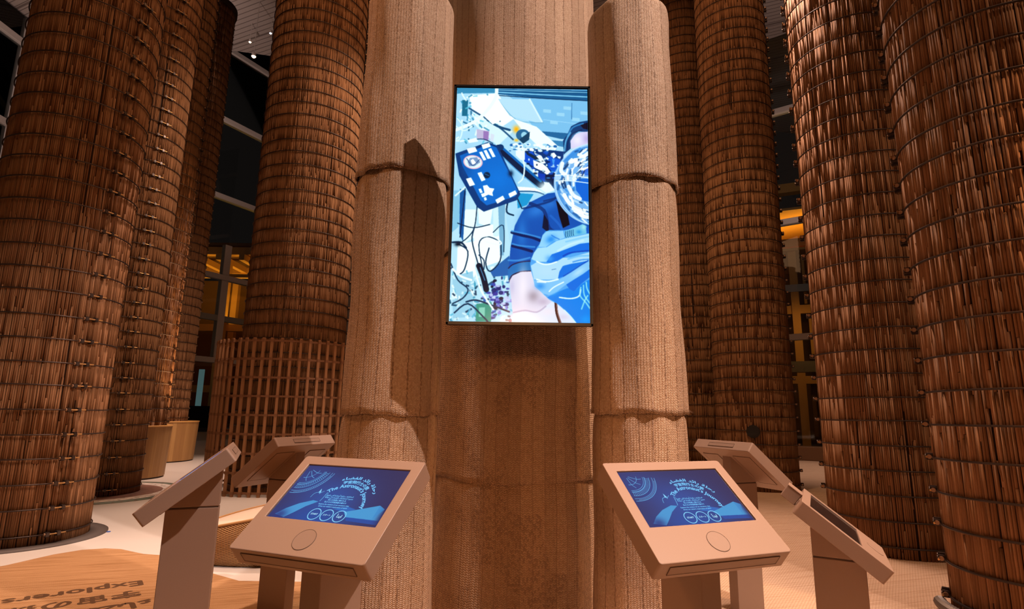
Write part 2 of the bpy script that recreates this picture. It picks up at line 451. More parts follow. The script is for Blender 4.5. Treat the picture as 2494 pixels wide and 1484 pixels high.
T_AR_TITLE = '\ufe80\ufe8e\ufec0\ufed4\ufedf\ufe8d \ufeaa\ufe8b\ufe8d\ufead \ufe94\ufee0\ufea3\ufead'
T_AR_1 = '\ufea9\ufeee\ufed8\ufe97 \ufef2\ufe98\ufedf\ufe8d \ufe8e\ufee7\ufea9\ufe8d\ufeaa\ufe9f\ufe83 \ufe94\ufee4\ufedc\ufea3 \ufed2\ufeb8\ufedc\ufe98\ufeb3\ufe8d'
T_AR_2 = '\ufe8e\ufee8\ufe98\ufedf\ufeed\ufea9 \ufef2\ufed3 \ufe80\ufe8e\ufec0\ufed4\ufedf\ufe8d \ufed1\ufe8e\ufeb8\ufedc\ufe98\ufeb3\ufe8d \ufe93\ufeae\ufef4\ufeb4\ufee3'
T_AR_GO = '\ufe83\ufeaa\ufe91\ufe8d'
T_AR_FLOOR = '\ufe80\ufe8e\ufec0\ufed4\ufedf\ufe8d \ufeee\ufed4\ufeb8\ufedc\ufe98\ufeb4\ufee3'

fv, ff = [], []
fdir = Vector((-0.80, -0.60)); fup = Vector((0.60, -0.80))
def floor_text(body, size, org, right=False, sp=1.0):
    v, f = text_geo(body, size, sp); v, f = bold(v, f, size * 0.04)
    if right: v[:, 0] -= v[:, 0].max()
    b = len(fv)
    for x, y, z in v:
        p = Vector(org) + fdir * x + fup * y; p *= 1.0464; fv.append((p.x, p.y, 0.0046 + z * 0.2))
    ff.extend(tuple(i + b for i in q) for q in f)
floor_text('Explorers of', 0.21, (-2.97, 4.93), sp=1.05)
floor_text('\u5b87\u5b99\u306e\u63a2\u6c42\u8005', 0.195, (-2.83, 4.68), sp=1.1)
floor_text(T_AR_FLOOR, 0.215, (-2.62, 4.47))
mesh_obj('lettering', fv, ff, M['letter'], carpet)

# ------------------------------------------------------------------ reed columns
def reed_mesh(R, H, n, seed, overlay=0.05, rad_sd=0.0018):
    rg = np.random.default_rng(seed)
    ang, z0, z1, r0, wid = [], [], [], [], []
    pitch = 2 * math.pi * R / n
    for i in range(n):
        z = -rg.uniform(0, 0.8)
        while z < H:
            L = rg.uniform(0.7, 2.6); a = max(z, 0.0); b = min(z + L - rg.uniform(0.001, 0.005), H)
            if b - a > 0.03 and rg.random() > 0.0035:
                ang.append(2 * math.pi * (i + rg.normal(0, 0.10)) / n); z0.append(a); z1.append(b)
                r0.append(R - 0.020 + rg.normal(0, rad_sd)); wid.append(pitch * rg.uniform(0.90, 1.10))
            z += L
    m = int(n * H * overlay)
    for k in range(m):
        L = rg.uniform(0.12, 0.55); a = rg.uniform(0.0, H - L)
        ang.append(rg.uniform(0, 2 * math.pi)); z0.append(a); z1.append(a + L)
        r0.append(R - 0.013 + rg.normal(0, 0.003)); wid.append(pitch * rg.uniform(0.55, 1.0))
    ang, z0, z1, r0, wid = map(np.array, (ang, z0, z1, r0, wid)); N = len(ang)
    prof = [(-0.5, 0.001), (-0.34, 0.0095), (0.0, 0.013), (0.34, 0.0095), (0.5, 0.001)]
    V = np.zeros((N, 10, 3))
    lean = rg.normal(0, 0.004, N); tilt = rg.normal(0, 0.003, N)
    for j, (s, d) in enumerate(prof):
        for e, (zz, k) in enumerate(((z0, 0.0), (z1, 1.0))):
            rr = r0 + d + tilt * (k - 0.5); tt = s * wid + lean * (k - 0.5) * 2
            V[:, e * 5 + j, 0] = rr * np.cos(ang) - tt * np.sin(ang)
            V[:, e * 5 + j, 1] = rr * np.sin(ang) + tt * np.cos(ang)
            V[:, e * 5 + j, 2] = zz
    quads = [(j, j + 1, 5 + j + 1, 5 + j) for j in range(4)]
    me = bpy.data.meshes.new('reed_cladding')
    me.vertices.add(N * 10); me.vertices.foreach_set('co', V.ravel())
    loops = []; sizes = []
    base = (np.arange(N) * 10)[:, None]
    lp = np.concatenate([np.array(quads).ravel(), np.array([4, 3, 2, 1, 0]), np.array([5, 6, 7, 8, 9])])
    loops = (base + lp[None, :]).ravel(); sizes = np.tile(np.array([4, 4, 4, 4, 5, 5]), N)
    me.loops.add(len(loops)); me.loops.foreach_set('vertex_index', loops.astype(np.int32))
    me.polygons.add(len(sizes)); me.polygons.foreach_set('loop_start', (np.cumsum(sizes) - sizes).astype(np.int32))
    me.polygons.foreach_set('loop_total', sizes.astype(np.int32))
    me.update(calc_edges=True); me.validate()
    me.materials.append(M['reed'])
    return me

def clamp_mesh(R):
    mb = MB()
    for s in (-1, 1):
        t = s * 0.05 / R; c, q = math.cos(t), math.sin(t)
        p = Vector((R * c, R * q, 0)); nrm = Vector((c, q, 0))
        Mx = Matrix.Rotation(t, 3, 'Z')
        mb.box(p + nrm * 0.018, (0.046, 0.034, 0.048), 0, Mx)
        mb.cyl(p + nrm * 0.030, p + nrm * 0.046, 0.019, 10, 1)
        tg = Vector((-q, c, 0)) * s; mb.cyl(p + nrm * 0.020 + tg * 0.016, p + nrm * 0.020 + tg * 0.026, 0.017, 12, 3)
    mb.cyl((R + 0.034, -0.05, 0), (R + 0.034, 0.12, 0), 0.0075, 8, 2)
    mb.cyl((R + 0.026, -0.030, 0), (R + 0.026, -0.018, 0), 0.013, 6, 1)
    mb.cyl((R + 0.026, 0.018, 0), (R + 0.026, 0.030, 0), 0.013, 6, 1)
    me = mb.build('clamp', [M['hoop'], M['bolt'], M['brass'], M['bolt_face']])
    d = me.data; bpy.data.objects.remove(me); return d

COLUMN_H = 14.0
def column(label, x, y, R, hoop_top, clamp_deg, seed, hoop_r=0.0075, drift=0.0, step=0.259, z_first=0.110, overlay=0.03, rad_sd=0.0012, zb=0.0, pitch=0.0190):
    """clamp_deg: clamps sit this far round from the side that faces the camera"""
    root = thing('reed_column', label, 'column', (x, y, zb), 0, 'tall reed columns')
    n = int(round(2 * math.pi * R / pitch))
    link(bpy.data.objects.new('reed_cladding', reed_mesh(R, COLUMN_H, n, seed, overlay, rad_sd)), root)
    mb = MB(); mb.lathe([(0.0, 0.0), (R - 0.024, 0.0), (R - 0.024, COLUMN_H - 0.02), (0, COLUMN_H - 0.02)], 48); mb.build('core', M['core'], root)
    face = math.degrees(math.atan2(-y, -x)); rr = random.Random(seed)
    mb = MB(); mb.torus(R + 0.006, hoop_r, 80, 6, 0, 0, 0.0025, seed); h0 = mb.build('hoop', M['hoop'], root)
    cm = clamp_mesh(R + 0.006); h0.location.z = z_first
    k = 0; z = z_first
    h = h0
    while True:
        h.rotation_euler.z = R_(face + clamp_deg + drift * k + rr.uniform(-1.2, 1.2))
        h.rotation_euler.x = rr.uniform(-0.003, 0.003)
        c = bpy.data.objects.new('clamp', cm); link(c, h)
        k += 1; z += step
        if z > hoop_top: break
        h = h0.copy(); COL.objects.link(h); h.parent = root; h.location.z = z + rr.uniform(-0.008, 0.008)
    if hoop_top > COLUMN_H - 0.4:
        mb = MB(); mb.lathe([(R - 0.05, COLUMN_H - 0.16), (R + 0.05, COLUMN_H - 0.16), (R + 0.05, COLUMN_H), (R - 0.05, COLUMN_H)], 48); mb.build('top_collar', M['core'], root)
    return root

cA = column('thick reed column at the far left whose foot stands on the white floor beside the tan carpet', -5.522, 6.663, 0.694, 8.790, 26, 11, drift=0.5)
cB = column('reed column just behind the leftmost column, ringed at its foot by a pebble mosaic', -7.109, 9.967, 0.732, 11.510, 19, 12, drift=0.2)
cC = column('orange lit reed column rising from the nearer of two timber drums', -8.059, 12.108, 0.732, 13.499, 70, 13)
cD = column('darkest and farthest left reed column, its top rim visible under the ceiling', -9.732, 15.881, 0.732, 13.917, 110, 14)
cE = column('reed column on the left with a timber lattice around its foot', -4.268, 11.060, 0.956, 12.138, 82, 15, 0.009)
cF = column('dim reed column mostly hidden behind the right woven tube', 4.527, 13.933, 0.732, 13.603, -100, 16, zb=0.005)
cG = column('reed column right of the woven tubes with a round dark disc near its foot', 5.080, 11.939, 0.771, 13.185, 88, 17, 0.008, zb=0.005)
cH = column('second reed column from the right, standing on the woven carpet', 4.400, 6.775, 0.659, 9.208, -84, 18, 0.008, overlay=0.07, rad_sd=0.0020, zb=0.005)
cI = column('nearest reed column at the right edge, brightly lit from above', 4.002, 4.337, 0.680, 7.743, -84, 19, 0.009, overlay=0.16, rad_sd=0.0030, zb=0.005, pitch=0.0205)

# round disc on the right column
face = math.atan2(-11.94, -5.08); aa = face + R_(-3)
mb = MB(); p = Vector((0.771 * math.cos(aa), 0.771 * math.sin(aa), 1.13)); nn = Vector((math.cos(aa), math.sin(aa), 0))
mb.cyl(p - nn * 0.02, p + nn * 0.03, 0.125, 24); mb.cyl(p + nn * 0.03, p + nn * 0.04, 0.10, 24)
mb.build('round_disc', M['black'], cG)

# rings in the floor around the feet
def floor_ring(label, x, y, r0, r1, m, z=0.014):
    mb = MB(); mb.lathe([(r0, 0.0), (r0, z), (r1, z), (r1, 0.0)], 72)
    o = mb.build('floor_ring', m); o.location = (x, y, 0.0); return tag(o, label, 'floor ring', 'flat rings in the floor')
floor_ring('dark flat ring in the white floor around the leftmost column', -5.522, 6.663, 0.685, 0.869, M['ring_dark'])
def mosaic_mat():
    t = NT('pebble_mosaic'); t.set(0.5)
    v = t.node('ShaderNodeTexVoronoi'); v.inputs['Scale'].default_value = 14.0; t.l(t.obj(), v.inputs['Vector'])
    x, y, _ = t.sep(t.obj()); r = t.math('SQRT', t.math('ADD', t.math('MULTIPLY', x, x), t.math('MULTIPLY', y, y)))
    peb = t.math('MULTIPLY', t.math('GREATER_THAN', r, 1.07), t.math('LESS_THAN', r, 1.31))
    c = t.mix(peb, t.mix(t.math('GREATER_THAN', r, 1.2), (0.30, 0.16, 0.13), (0.14, 0.19, 0.15)), (0.86, 0.78, 0.72))
    t.base(t.mix(t.math('MULTIPLY', t.math('GREATER_THAN', v.outputs['Distance'], 0.62), 0.5), c, (0.15, 0.09, 0.07))); return t.mat
M['mosaic'] = mosaic_mat()
floor_ring('red and white pebble mosaic ring around the second column from the left', -7.109, 9.967, 0.722, 1.465, M['mosaic'])

# timber drums at the feet of two far columns
def drum(label, x, y, r_in, r0, r1, h):
    root = thing('timber_drum', label, 'drum', (x, y, 0), 0, 'timber drums round the far columns')
    n = 48; v = []; f = []; uv = []
    me = MB(); me.lathe([(r_in, 0.03), (r0, 0.03), (r1, h), (r_in, h)], n)
    o = me.build('stave_shell', M['drum'], root); u = o.data.uv_layers.new(name='UVMap')
    for p in o.data.polygons:
        for li in p.loop_indices:
            c = o.data.vertices[o.data.loops[li].vertex_index].co; t = math.atan2(c.y, c.x)
            if t < math.atan2(p.center.y, p.center.x) - 3: t += 2 * math.pi
            if t > math.atan2(p.center.y, p.center.x) + 3: t -= 2 * math.pi
            u.data[li].uv = (t * r0, c.z)
    o.data.polygons.foreach_set('use_smooth', [False] * len(o.data.polygons))
    mb = MB(); mb.lathe([(r_in, 0.0), (r0 - 0.03, 0.0), (r0 - 0.03, 0.03), (r_in, 0.03)], n); mb.build('plinth', M['ring_dark'], root)
    mb = MB(); mb.lathe([(r_in, h), (r1 + 0.012, h), (r1 + 0.012, h + 0.03), (r_in, h + 0.03)], n); mb.build('rim', M['timber'], root)
drum('nearer timber drum with vertical staves, partly behind the second column', -8.059, 12.108, 0.743, 0.795, 0.837, 1.036)
drum('farther timber drum with vertical staves, right of the nearer drum', -9.732, 15.881, 0.743, 0.973, 1.015, 1.036)

# lattice guard round the foot of the back column
RL = 1.34
root = thing('lattice_guard', 'timber lattice cage round the foot of the left back column', 'lattice', (-4.268, 11.06, 0))
N = 54; LT = []
mb = MB(); mb.box((0, 0, 1.33), (0.034, 0.044, 2.66)); l0 = mb.build('upright_lath', M['lath'], root)
for k in range(N):
    l = l0 if k == 0 else l0.copy()
    if k: COL.objects.link(l); l.parent = root
    t = 2 * math.pi * (k + 0.35 + random.uniform(-0.05, 0.05)) / N
    LT.append(t); l.location = (RL * math.cos(t), RL * math.sin(t), 0); l.rotation_euler = (random.uniform(-0.004, 0.004), 0, t)
mb = MB(); mb.lathe([(RL - 0.044, -0.016), (RL - 0.018, -0.016), (RL - 0.018, 0.016), (RL - 0.044, 0.016), (RL - 0.044, -0.016)], 108, smooth=False)
for t in LT: mb.box((math.cos(t) * (RL - 0.008), math.sin(t) * (RL - 0.008), 0), (0.062, 0.056, 0.046), 0, Matrix.Rotation(t, 3, 'Z'))
r0 = mb.build('ring_lath', M['lath_dark'], root)
for k in range(9):
    l = r0 if k == 0 else r0.copy()
    if k: COL.objects.link(l); l.parent = root
    l.location.z = 0.06 + 0.319 * k

# ------------------------------------------------------------------ woven tubes
def tube_section(R, z0, z1, parent, mat, seed, flare=0.008, top_flare=0.0, cap=False, wave=0.0, name='woven_section'):
    rg = random.Random(seed); n = 112; rows = max(8, int((z1 - z0) / 0.04))
    ph = [rg.uniform(0, 6.28) for _ in range(8)]
    def rad(t, z):
        k = (z - z0) / (z1 - z0)
        r = R + flare * math.exp(-(z - z0) / 0.30) + top_flare * math.exp(-(z1 - z) / 0.1)
        r += 0.006 * math.sin(2 * t + ph[0] + 1.3 * z) + 0.004 * math.sin(5 * t + ph[1] - 2.1 * z) + 0.003 * math.sin(9 * t + ph[2] + 5 * z)
        r += 0.004 * math.sin(6.5 * z + ph[3] + 2 * t)
        r += 0.006 * math.exp(-(z - z0) / 0.05) * math.sin(11 * t + ph[4])
        if not cap: r -= 0.030 * math.exp(-(z1 - z) / 0.05)
        if cap and z > z1 - 0.09: r -= 0.09 - math.sqrt(max(0.0, 0.09 ** 2 - (z - z1 + 0.09) ** 2))
        return r
    def hem(t): return 0.0 if z0 <= 0 else wave * math.sin(2 * t + ph[5]) + 0.006 * math.sin(4 * t + ph[6]) + 0.003 * math.sin(13 * t + ph[7])
    zs = [z0 + (z1 - z0) * i / rows for i in range(rows + 1)]
    if cap: zs = [z for z in zs if z < z1 - 0.1] + [z1 - 0.09 + 0.09 * math.sin(a * math.pi / 16) for a in range(9)]
    V, F, UV = [], [], []
    # inner turn-under at the hem, then the outer face
    rowsdef = [(z0 + 0.10, -0.012), (z0, -0.010)] + [(z, 0.0) for z in zs]
    for i, (z, off) in enumerate(rowsdef):
        for k in range(n + 1):
            t = 2 * math.pi * k / n; r = rad(t, z) + off
            zz = z + hem(t) * math.exp(-(z - z0) / 0.12)
            V.append((r * math.cos(t), r * math.sin(t), zz)); UV.append((t * R, z))
    m = n + 1
    for i in range(len(rowsdef) - 1):
        for k in range(n): F.append((i * m + k, i * m + k + 1, (i + 1) * m + k + 1, (i + 1) * m + k))
    if cap: F.append(tuple((len(rowsdef) - 1) * m + k for k in range(n)))
    o = mesh_obj(name, V, F, mat, parent, True)
    u = o.data.uv_layers.new(name='UVMap')
    idx = np.zeros(len(o.data.loops), dtype=np.int32); o.data.loops.foreach_get('vertex_index', idx)
    u.data.foreach_set('uv', np.array(UV)[idx].ravel())
    if z0 <= 0: return o
    # frayed fibres at the hem
    mb = MB()
    for _ in range(90):
        t = rg.uniform(0, 6.283); r = rad(t, z0) + 0.002; a = Vector((r * math.cos(t), r * math.sin(t), z0 + hem(t) + rg.uniform(0, 0.03)))
        d = Vector((math.cos(t), math.sin(t), rg.uniform(-1.5, 0.2))).normalized() + Vector((rg.uniform(-.8, .8), rg.uniform(-.8, .8), 0))
        mb.cyl(a, a + d.normalized() * rg.uniform(0.012, 0.035), 0.0012, 4, 0, 0.0004)
    tag(mb.build('frayed_fibres', mat, o), kind='stuff')
    return o

M['fray'] = plain('palm_fibre', (0.50, 0.34, 0.2), 0.7)
t1 = thing('woven_tube', 'front woven palm tube left of the wall screen', 'woven tube', (-0.737, 3.54, 0.005), 2.0, 'woven palm tubes round the screen')
tube_section(0.293, 2.92, 4.30, t1, M['weave'], 1, cap=True)
tube_section(0.293, 1.425, 2.98, t1, M['weave'], 2)
tube_section(0.293, 0.0, 1.48, t1, M['weave'], 3, flare=0.004)
t2 = thing('woven_tube', 'front woven palm tube right of the wall screen', 'woven tube', (0.816, 3.65, 0.005), 1.0, 'woven palm tubes round the screen')
tube_section(0.293, 2.93, 4.30, t2, M['weave'], 4, cap=True)
tube_section(0.293, 1.45, 2.99, t2, M['weave'], 5)
tube_section(0.293, 0.0, 1.50, t2, M['weave'], 6, flare=0.004)
t3 = thing('woven_tube', 'widest woven palm tube, set back behind the wall screen', 'woven tube', (0.04, 4.66, 0.005), 0.0, 'woven palm tubes round the screen')
tube_section(0.66, 2.68, 6.5, t3, M['weave'], 7, flare=0.01)
tube_section(0.66, 0.975, 2.74, t3, M['twill'], 8, flare=0.010, wave=0.012)
tube_section(0.66, 0.0, 1.025, t3, M['twill'], 9, flare=0.01)

# ------------------------------------------------------------------ painting for lit screens
def srgb(c): 
    c = np.asarray(c, float) / 255.0
    return np.where(c <= 0.04045, c / 12.92, ((c + 0.055) / 1.055) ** 2.4)

class Canvas:
    def __init__(s, w, h, c): s.w, s.h = w, h; s.a = np.ones((h, w, 3)) * np.array(c, float); s.yy, s.xx = np.mgrid[0:h, 0:w] + 0.5
    def _box(s, P, pad):
        x0, y0 = P.min(0) - pad; x1, y1 = P.max(0) + pad
        return max(0, int(x0)), min(s.w, int(x1) + 2), max(0, int(y0)), min(s.h, int(y1) + 2)
    def blend(s, sl, cov, c):
        c = np.array(c, float); s.a[sl] = s.a[sl] * (1 - cov[..., None]) + c * cov[..., None]
    def poly(s, P, c, alpha=1.0):
        P = np.array(P, float); x0, x1, y0, y1 = s._box(P, 1)
        if x1 <= x0 or y1 <= y0: return
        sl = (slice(y0, y1), slice(x0, x1)); cov = 0
        for dx, dy in ((-.25, -.25), (.25, -.25), (-.25, .25), (.25, .25)):
            X = s.xx[sl] + dx; Y = s.yy[sl] + dy; ins = np.zeros(X.shape, bool)
            for i in range(len(P)):
                (ax, ay), (bx, by) = P[i], P[i - 1]
                if ay == by: continue
                q = ((ay > Y) != (by > Y)) & (X < (bx - ax) * (Y - ay) / (by - ay) + ax); ins ^= q
            cov = cov + ins * 0.25
        s.blend(sl, cov * alpha, c)
    def line(s, P, w, c, alpha=1.0, soft=0.7):
        P = np.array(P, float)
        if len(P) > 2: P = s.smooth(P)
        x0, x1, y0, y1 = s._box(P, w + 2)
        if x1 <= x0 or y1 <= y0: return
        sl = (slice(y0, y1), slice(x0, x1)); X, Y = s.xx[sl], s.yy[sl]; d = np.full(X.shape, 1e9)
        for i in range(len(P) - 1):
            a, b = P[i], P[i + 1]; ab = b - a; L = max(1e-9, ab @ ab)
            t = np.clip(((X - a[0]) * ab[0] + (Y - a[1]) * ab[1]) / L, 0, 1)
            d = np.minimum(d, np.hypot(X - a[0] - t * ab[0], Y - a[1] - t * ab[1]))
        s.blend(sl, np.clip((w / 2 - d) / soft + 0.5, 0, 1) * alpha, c)
    @staticmethod
    def smooth(P):
        Q = [P[0]]
        for i in range(len(P) - 1):
            p0 = P[max(0, i - 1)]; p1 = P[i]; p2 = P[i + 1]; p3 = P[min(len(P) - 1, i + 2)]
            for t in (0.25, 0.5, 0.75, 1.0):
                Q.append(0.5 * (2 * p1 + (p2 - p0) * t + (2 * p0 - 5 * p1 + 4 * p2 - p3) * t * t + (3 * p1 - p0 - 3 * p2 + p3) * t ** 3))
        return np.array(Q)
    def blob(s, x, y, rx, ry, c, alpha=1.0, rot=0.0, hard=2.0):
        X = s.xx - x; Y = s.yy - y; cr, sr = math.cos(rot), math.sin(rot)
        d = np.hypot((X * cr + Y * sr) / rx, (-X * sr + Y * cr) / ry)
        s.blend((slice(0, s.h), slice(0, s.w)), np.clip(np.exp(-d ** hard * 1.2), 0, 1) * alpha, c)
    def disc(s, x, y, rx, ry, c, alpha=1.0, rot=0.0):
        X = s.xx - x; Y = s.yy - y; cr, sr = math.cos(rot), math.sin(rot)
        d = np.hypot((X * cr + Y * sr) / rx, (-X * sr + Y * cr) / ry)
        s.blend((slice(0, s.h), slice(0, s.w)), np.clip((1 - d) * min(rx, ry) + 0.5, 0, 1) * alpha, c)

def picture_object(name, cv, width, height, mat, parent):
    """colour grid as one flat mesh in the local XZ plane, facing -Y, origin at its centre"""
    h, w = cv.h, cv.w
    gx, gz = np.meshgrid(np.linspace(-width / 2, width / 2, w + 1), np.linspace(height / 2, -height / 2, h + 1))
    V = np.stack([gx, np.zeros_like(gx), gz], -1).reshape(-1, 3)
    i = (np.arange(h)[:, None] * (w + 1) + np.arange(w)[None, :]).ravel()
    Q = np.stack([i, i + w + 1, i + w + 2, i + 1], 1)
    me = bpy.data.meshes.new(name)
    me.vertices.add(len(V)); me.vertices.foreach_set('co', V.ravel().astype(np.float32))
    me.loops.add(Q.size); me.loops.foreach_set('vertex_index', Q.ravel().astype(np.int32))
    me.polygons.add(len(Q)); me.polygons.foreach_set('loop_start', (np.arange(len(Q)) * 4).astype(np.int32)); me.polygons.foreach_set('loop_total', np.full(len(Q), 4, np.int32))
    me.update(calc_edges=True)
    lin = srgb(np.clip(cv.a, 0, 255)).reshape(-1, 3)
    cols = np.ones((len(Q), 4, 4)); cols[:, :, :3] = lin[:, None, :]
    ca = me.color_attributes.new('picture', 'FLOAT_COLOR', 'CORNER'); ca.data.foreach_set('color', cols.ravel().astype(np.float32))
    me.materials.append(mat)
    return link(bpy.data.objects.new(name, me), parent)

# ------------------------------------------------------------------ wall screen
def paint_station():
    W, Hh = 330, 582
    cv = Canvas(W, Hh, (165, 212, 245)); rg = random.Random(5)
    def T(p):
        x, y = p; v = (y - 64) / 1362.0; xl = 90 - 52 * v; xr = 862 + 6 * v
        return ((x - xl) / (xr - xl) * W, v * Hh)
    k = W / 780.0
    def P(pts, c, a=1.0): cv.poly([T(p) for p in pts], c, a)
    def Ln(pts, w, c, a=1.0): cv.line([T(p) for p in pts], w * k, c, a)
    def B(x, y, rx, ry, c, a=1.0, rot=0.0): q = T((x, y)); cv.blob(q[0], q[1], rx * k, ry * k, c, a, rot)
    def D(x, y, rx, ry, c, a=1.0, rot=0.0): q = T((x, y)); cv.disc(q[0], q[1], rx * k, ry * k, c, a, rot)
    # cabin
    P([(330, 60), (870, 60), (870, 340), (560, 330), (420, 130)], (122, 186, 236))
    P([(320, 66), (870, 70), (870, 135), (560, 120), (330, 100)], (26, 92, 150)); Ln([(330, 88), (600, 100), (865, 110)], 8, (120, 190, 235)); Ln([(330, 108), (620, 124), (865, 134)], 5, (12, 50, 96)); Ln([(330, 74), (865, 82)], 4, (150, 210, 245))
    for x, y in ((600, 190), (680, 210), (720, 170), (770, 240), (640, 260), (820, 200)): P([(x, y), (x + 46, y + 3), (x + 45, y + 24), (x, y + 20)], (150, 205, 242))
    Ln([(770, 150), (768, 250)], 4, (60, 120, 180)); Ln([(600, 255), (860, 285)], 4, (150, 205, 245)); P([(560, 325), (870, 345), (870, 385), (700, 372), (600, 350)], (40, 105, 165)); P([(640, 380), (760, 390), (760, 430), (660, 410)], (60, 130, 190))
    P([(160, 110), (330, 95), (430, 250), (330, 320), (180, 210)], (236, 248, 255)); P([(330, 130), (520, 130), (594, 265), (578, 278), (400, 235)], (176, 216, 244)); Ln([(520, 130), (592, 268)], 10, (205, 232, 250)); Ln([(330, 130), (440, 258), (600, 275)], 4, (110, 170, 215))
    P([(420, 250), (560, 300), (690, 420), (600, 450), (480, 330)], (228, 244, 255)); P([(180, 200), (420, 330), (330, 420), (200, 300)], (205, 232, 250))
    Ln([(160, 190), (330, 300), (420, 380)], 10, (40, 90, 140)); Ln([(270, 262), (330, 300), (400, 322)], 14, (28, 80, 130))
    P([(90, 60), (330, 60), (330, 92), (90, 100)], (60, 140, 190)); P([(120, 140), (155, 140), (150, 240), (118, 240)], (30, 110, 150))
    for _ in range(60):
        x, y = rg.uniform(90, 320), rg.uniform(60, 400); c = rg.choice([(235, 248, 255), (20, 90, 140), (90, 190, 225), (40, 130, 180), (245, 252, 255)])
        a = rg.uniform(0, 3.1); L = rg.uniform(10, 46); P([(x, y), (x + L * math.cos(a), y + L * math.sin(a)), (x + L * math.cos(a) - 9 * math.sin(a), y + L * math.sin(a) + 9 * math.cos(a)), (x - 9 * math.sin(a), y + 9 * math.cos(a))], c, 0.75)
    P([(170, 120), (320, 110), (400, 235), (300, 290), (210, 200)], (240, 250, 255))
    Ln([(325, 60), (318, 120), (270, 200), (190, 275), (85, 325)], 20, (225, 242, 252)); Ln([(90, 255), (120, 300), (110, 370), (85, 395)], 8, (205, 235, 250)); Ln([(78, 300), (130, 330), (180, 300)], 6, (215, 240, 250))
    P([(205, 320), (280, 330), (275, 395), (205, 375)], (186, 180, 220)); P([(245, 330), (276, 334), (272, 388), (243, 380)], (150, 120, 190)); P([(288, 345), (310, 352), (302, 395), (284, 390)], (205, 215, 240))
    B(440, 318, 20, 24, (252, 176, 20)); B(440, 384, 14, 10, (240, 190, 60)); D(478, 352, 40, 36, (46, 104, 156)); D(486, 352, 18, 20, (150, 205, 235)); P([(455, 380), (520, 330), (515, 380), (480, 405)], (24, 70, 110))
    # clutter behind the person
    m3 = lambda x, y: (435.9 + .4446 * x, 235.6 + .4444 * y)
    P3 = lambda pts, c, a=1.0: P([m3(*q) for q in pts], c, a)
    L3 = lambda pts, w, c, a=1.0: Ln([m3(*q) for q in pts], w, c, a)
    P3([(0, 420), (640, 480), (620, 700), (520, 1000), (380, 960), (200, 700), (60, 560)], (14, 60, 130))
    P3([(95, 510), (220, 480), (260, 560), (240, 690), (110, 620)], (10, 84, 214)); P3([(420, 540), (600, 590), (560, 700), (520, 790), (430, 700)], (16, 90, 216)); P3([(480, 580), (520, 590), (500, 690)], (70, 150, 240))
    P3([(120, 470), (340, 590), (330, 640), (150, 530)], (20, 50, 84)); P3([(240, 500), (340, 540), (400, 640), (360, 650), (290, 570)], (226, 240, 252)); P3([(230, 600), (360, 650), (420, 700), (480, 790), (420, 800), (330, 740), (240, 700)], (238, 247, 255)); P3([(215, 710), (300, 750), (290, 870), (250, 800)], (214, 234, 250))
    P3([(465, 510), (510, 495), (545, 540), (500, 580)], (240, 248, 255)); P3([(400, 555), (440, 575), (430, 600), (395, 580)], (220, 238, 252)); P3([(550, 540), (600, 550), (590, 580), (560, 570)], (225, 240, 252))
    P3([(290, 770), (390, 790), (380, 900), (310, 880)], (12, 64, 190)); P3([(390, 800), (520, 760), (520, 960), (400, 880)], (12, 34, 84)); P3([(0, 380), (120, 400), (120, 600), (60, 600), (0, 540)], (226, 242, 253)); P3([(330, 890), (440, 900), (520, 1000), (400, 1040), (300, 960)], (220, 238, 253))
    for _ in range(46):
        x, y = rg.uniform(100, 560), rg.uniform(480, 880); c = rg.choice([(20, 80, 200), (235, 247, 255), (10, 30, 76), (60, 140, 230), (190, 222, 248)]); D(*m3(x, y), rg.uniform(4, 13), rg.uniform(3, 8), c, .85)
    for _ in range(60):
        x, y = rg.uniform(400, 680), rg.uniform(405, 450); c = rg.choice([(235, 247, 255), (220, 240, 255), (30, 100, 180), (150, 205, 240)]); D(x, y, rg.uniform(5, 14), rg.uniform(3, 9), c)
    Ln([(335, 435), (450, 540), (580, 645)], 46, (12, 36, 78)); Ln([(348, 424), (462, 525), (582, 628)], 14, (12, 104, 190)); Ln([(330, 458), (440, 563), (560, 664)], 6, (90, 160, 220)); D(345, 428, 20, 18, (12, 60, 120))
    Ln([(470, 470), (486, 540), (478, 610), (450, 640)], 9, (220, 240, 254)); P([(440, 662), (545, 668), (600, 696), (560, 690), (440, 684)], (240, 249, 255)); Ln([(440, 690), (545, 690), (600, 706)], 7, (24, 80, 140)); P([(440, 700), (540, 705), (500, 770), (445, 790)], (30, 150, 214)); B(605, 665, 40, 35, (226, 243, 254), .95)
    # lower left: bags and cables
    P([(60, 720), (360, 720), (400, 1000), (390, 1433), (30, 1433)], (176, 218, 244))
    for c, q in (((222, 242, 252), [(130, 800), (210, 800), (190, 960), (120, 1000)]), ((130, 190, 228), [(60, 690), (120, 690), (95, 900), (50, 940)]), ((232, 246, 255), [(180, 900), (330, 880), (350, 1090), (200, 1140)]), ((200, 230, 248), [(300, 790), (380, 760), (360, 940), (300, 960)]),
                 ((118, 172, 214), [(330, 780), (372, 760), (362, 1060), (340, 1060)]), ((238, 250, 255), [(90, 1000), (200, 980), (190, 1180), (80, 1240)]), ((150, 200, 232), [(60, 1180), (180, 1150), (190, 1400), (60, 1410)]), ((226, 244, 254), [(210, 760), (300, 780), (280, 900), (215, 880)])):
        P(q, c)
    P([(104, 680), (140, 690), (122, 985), (100, 940)], (24, 92, 170)); Ln([(135, 680), (104, 960)], 6, (10, 40, 90)); Ln([(78, 720), (135, 670)], 10, (215, 238, 250))
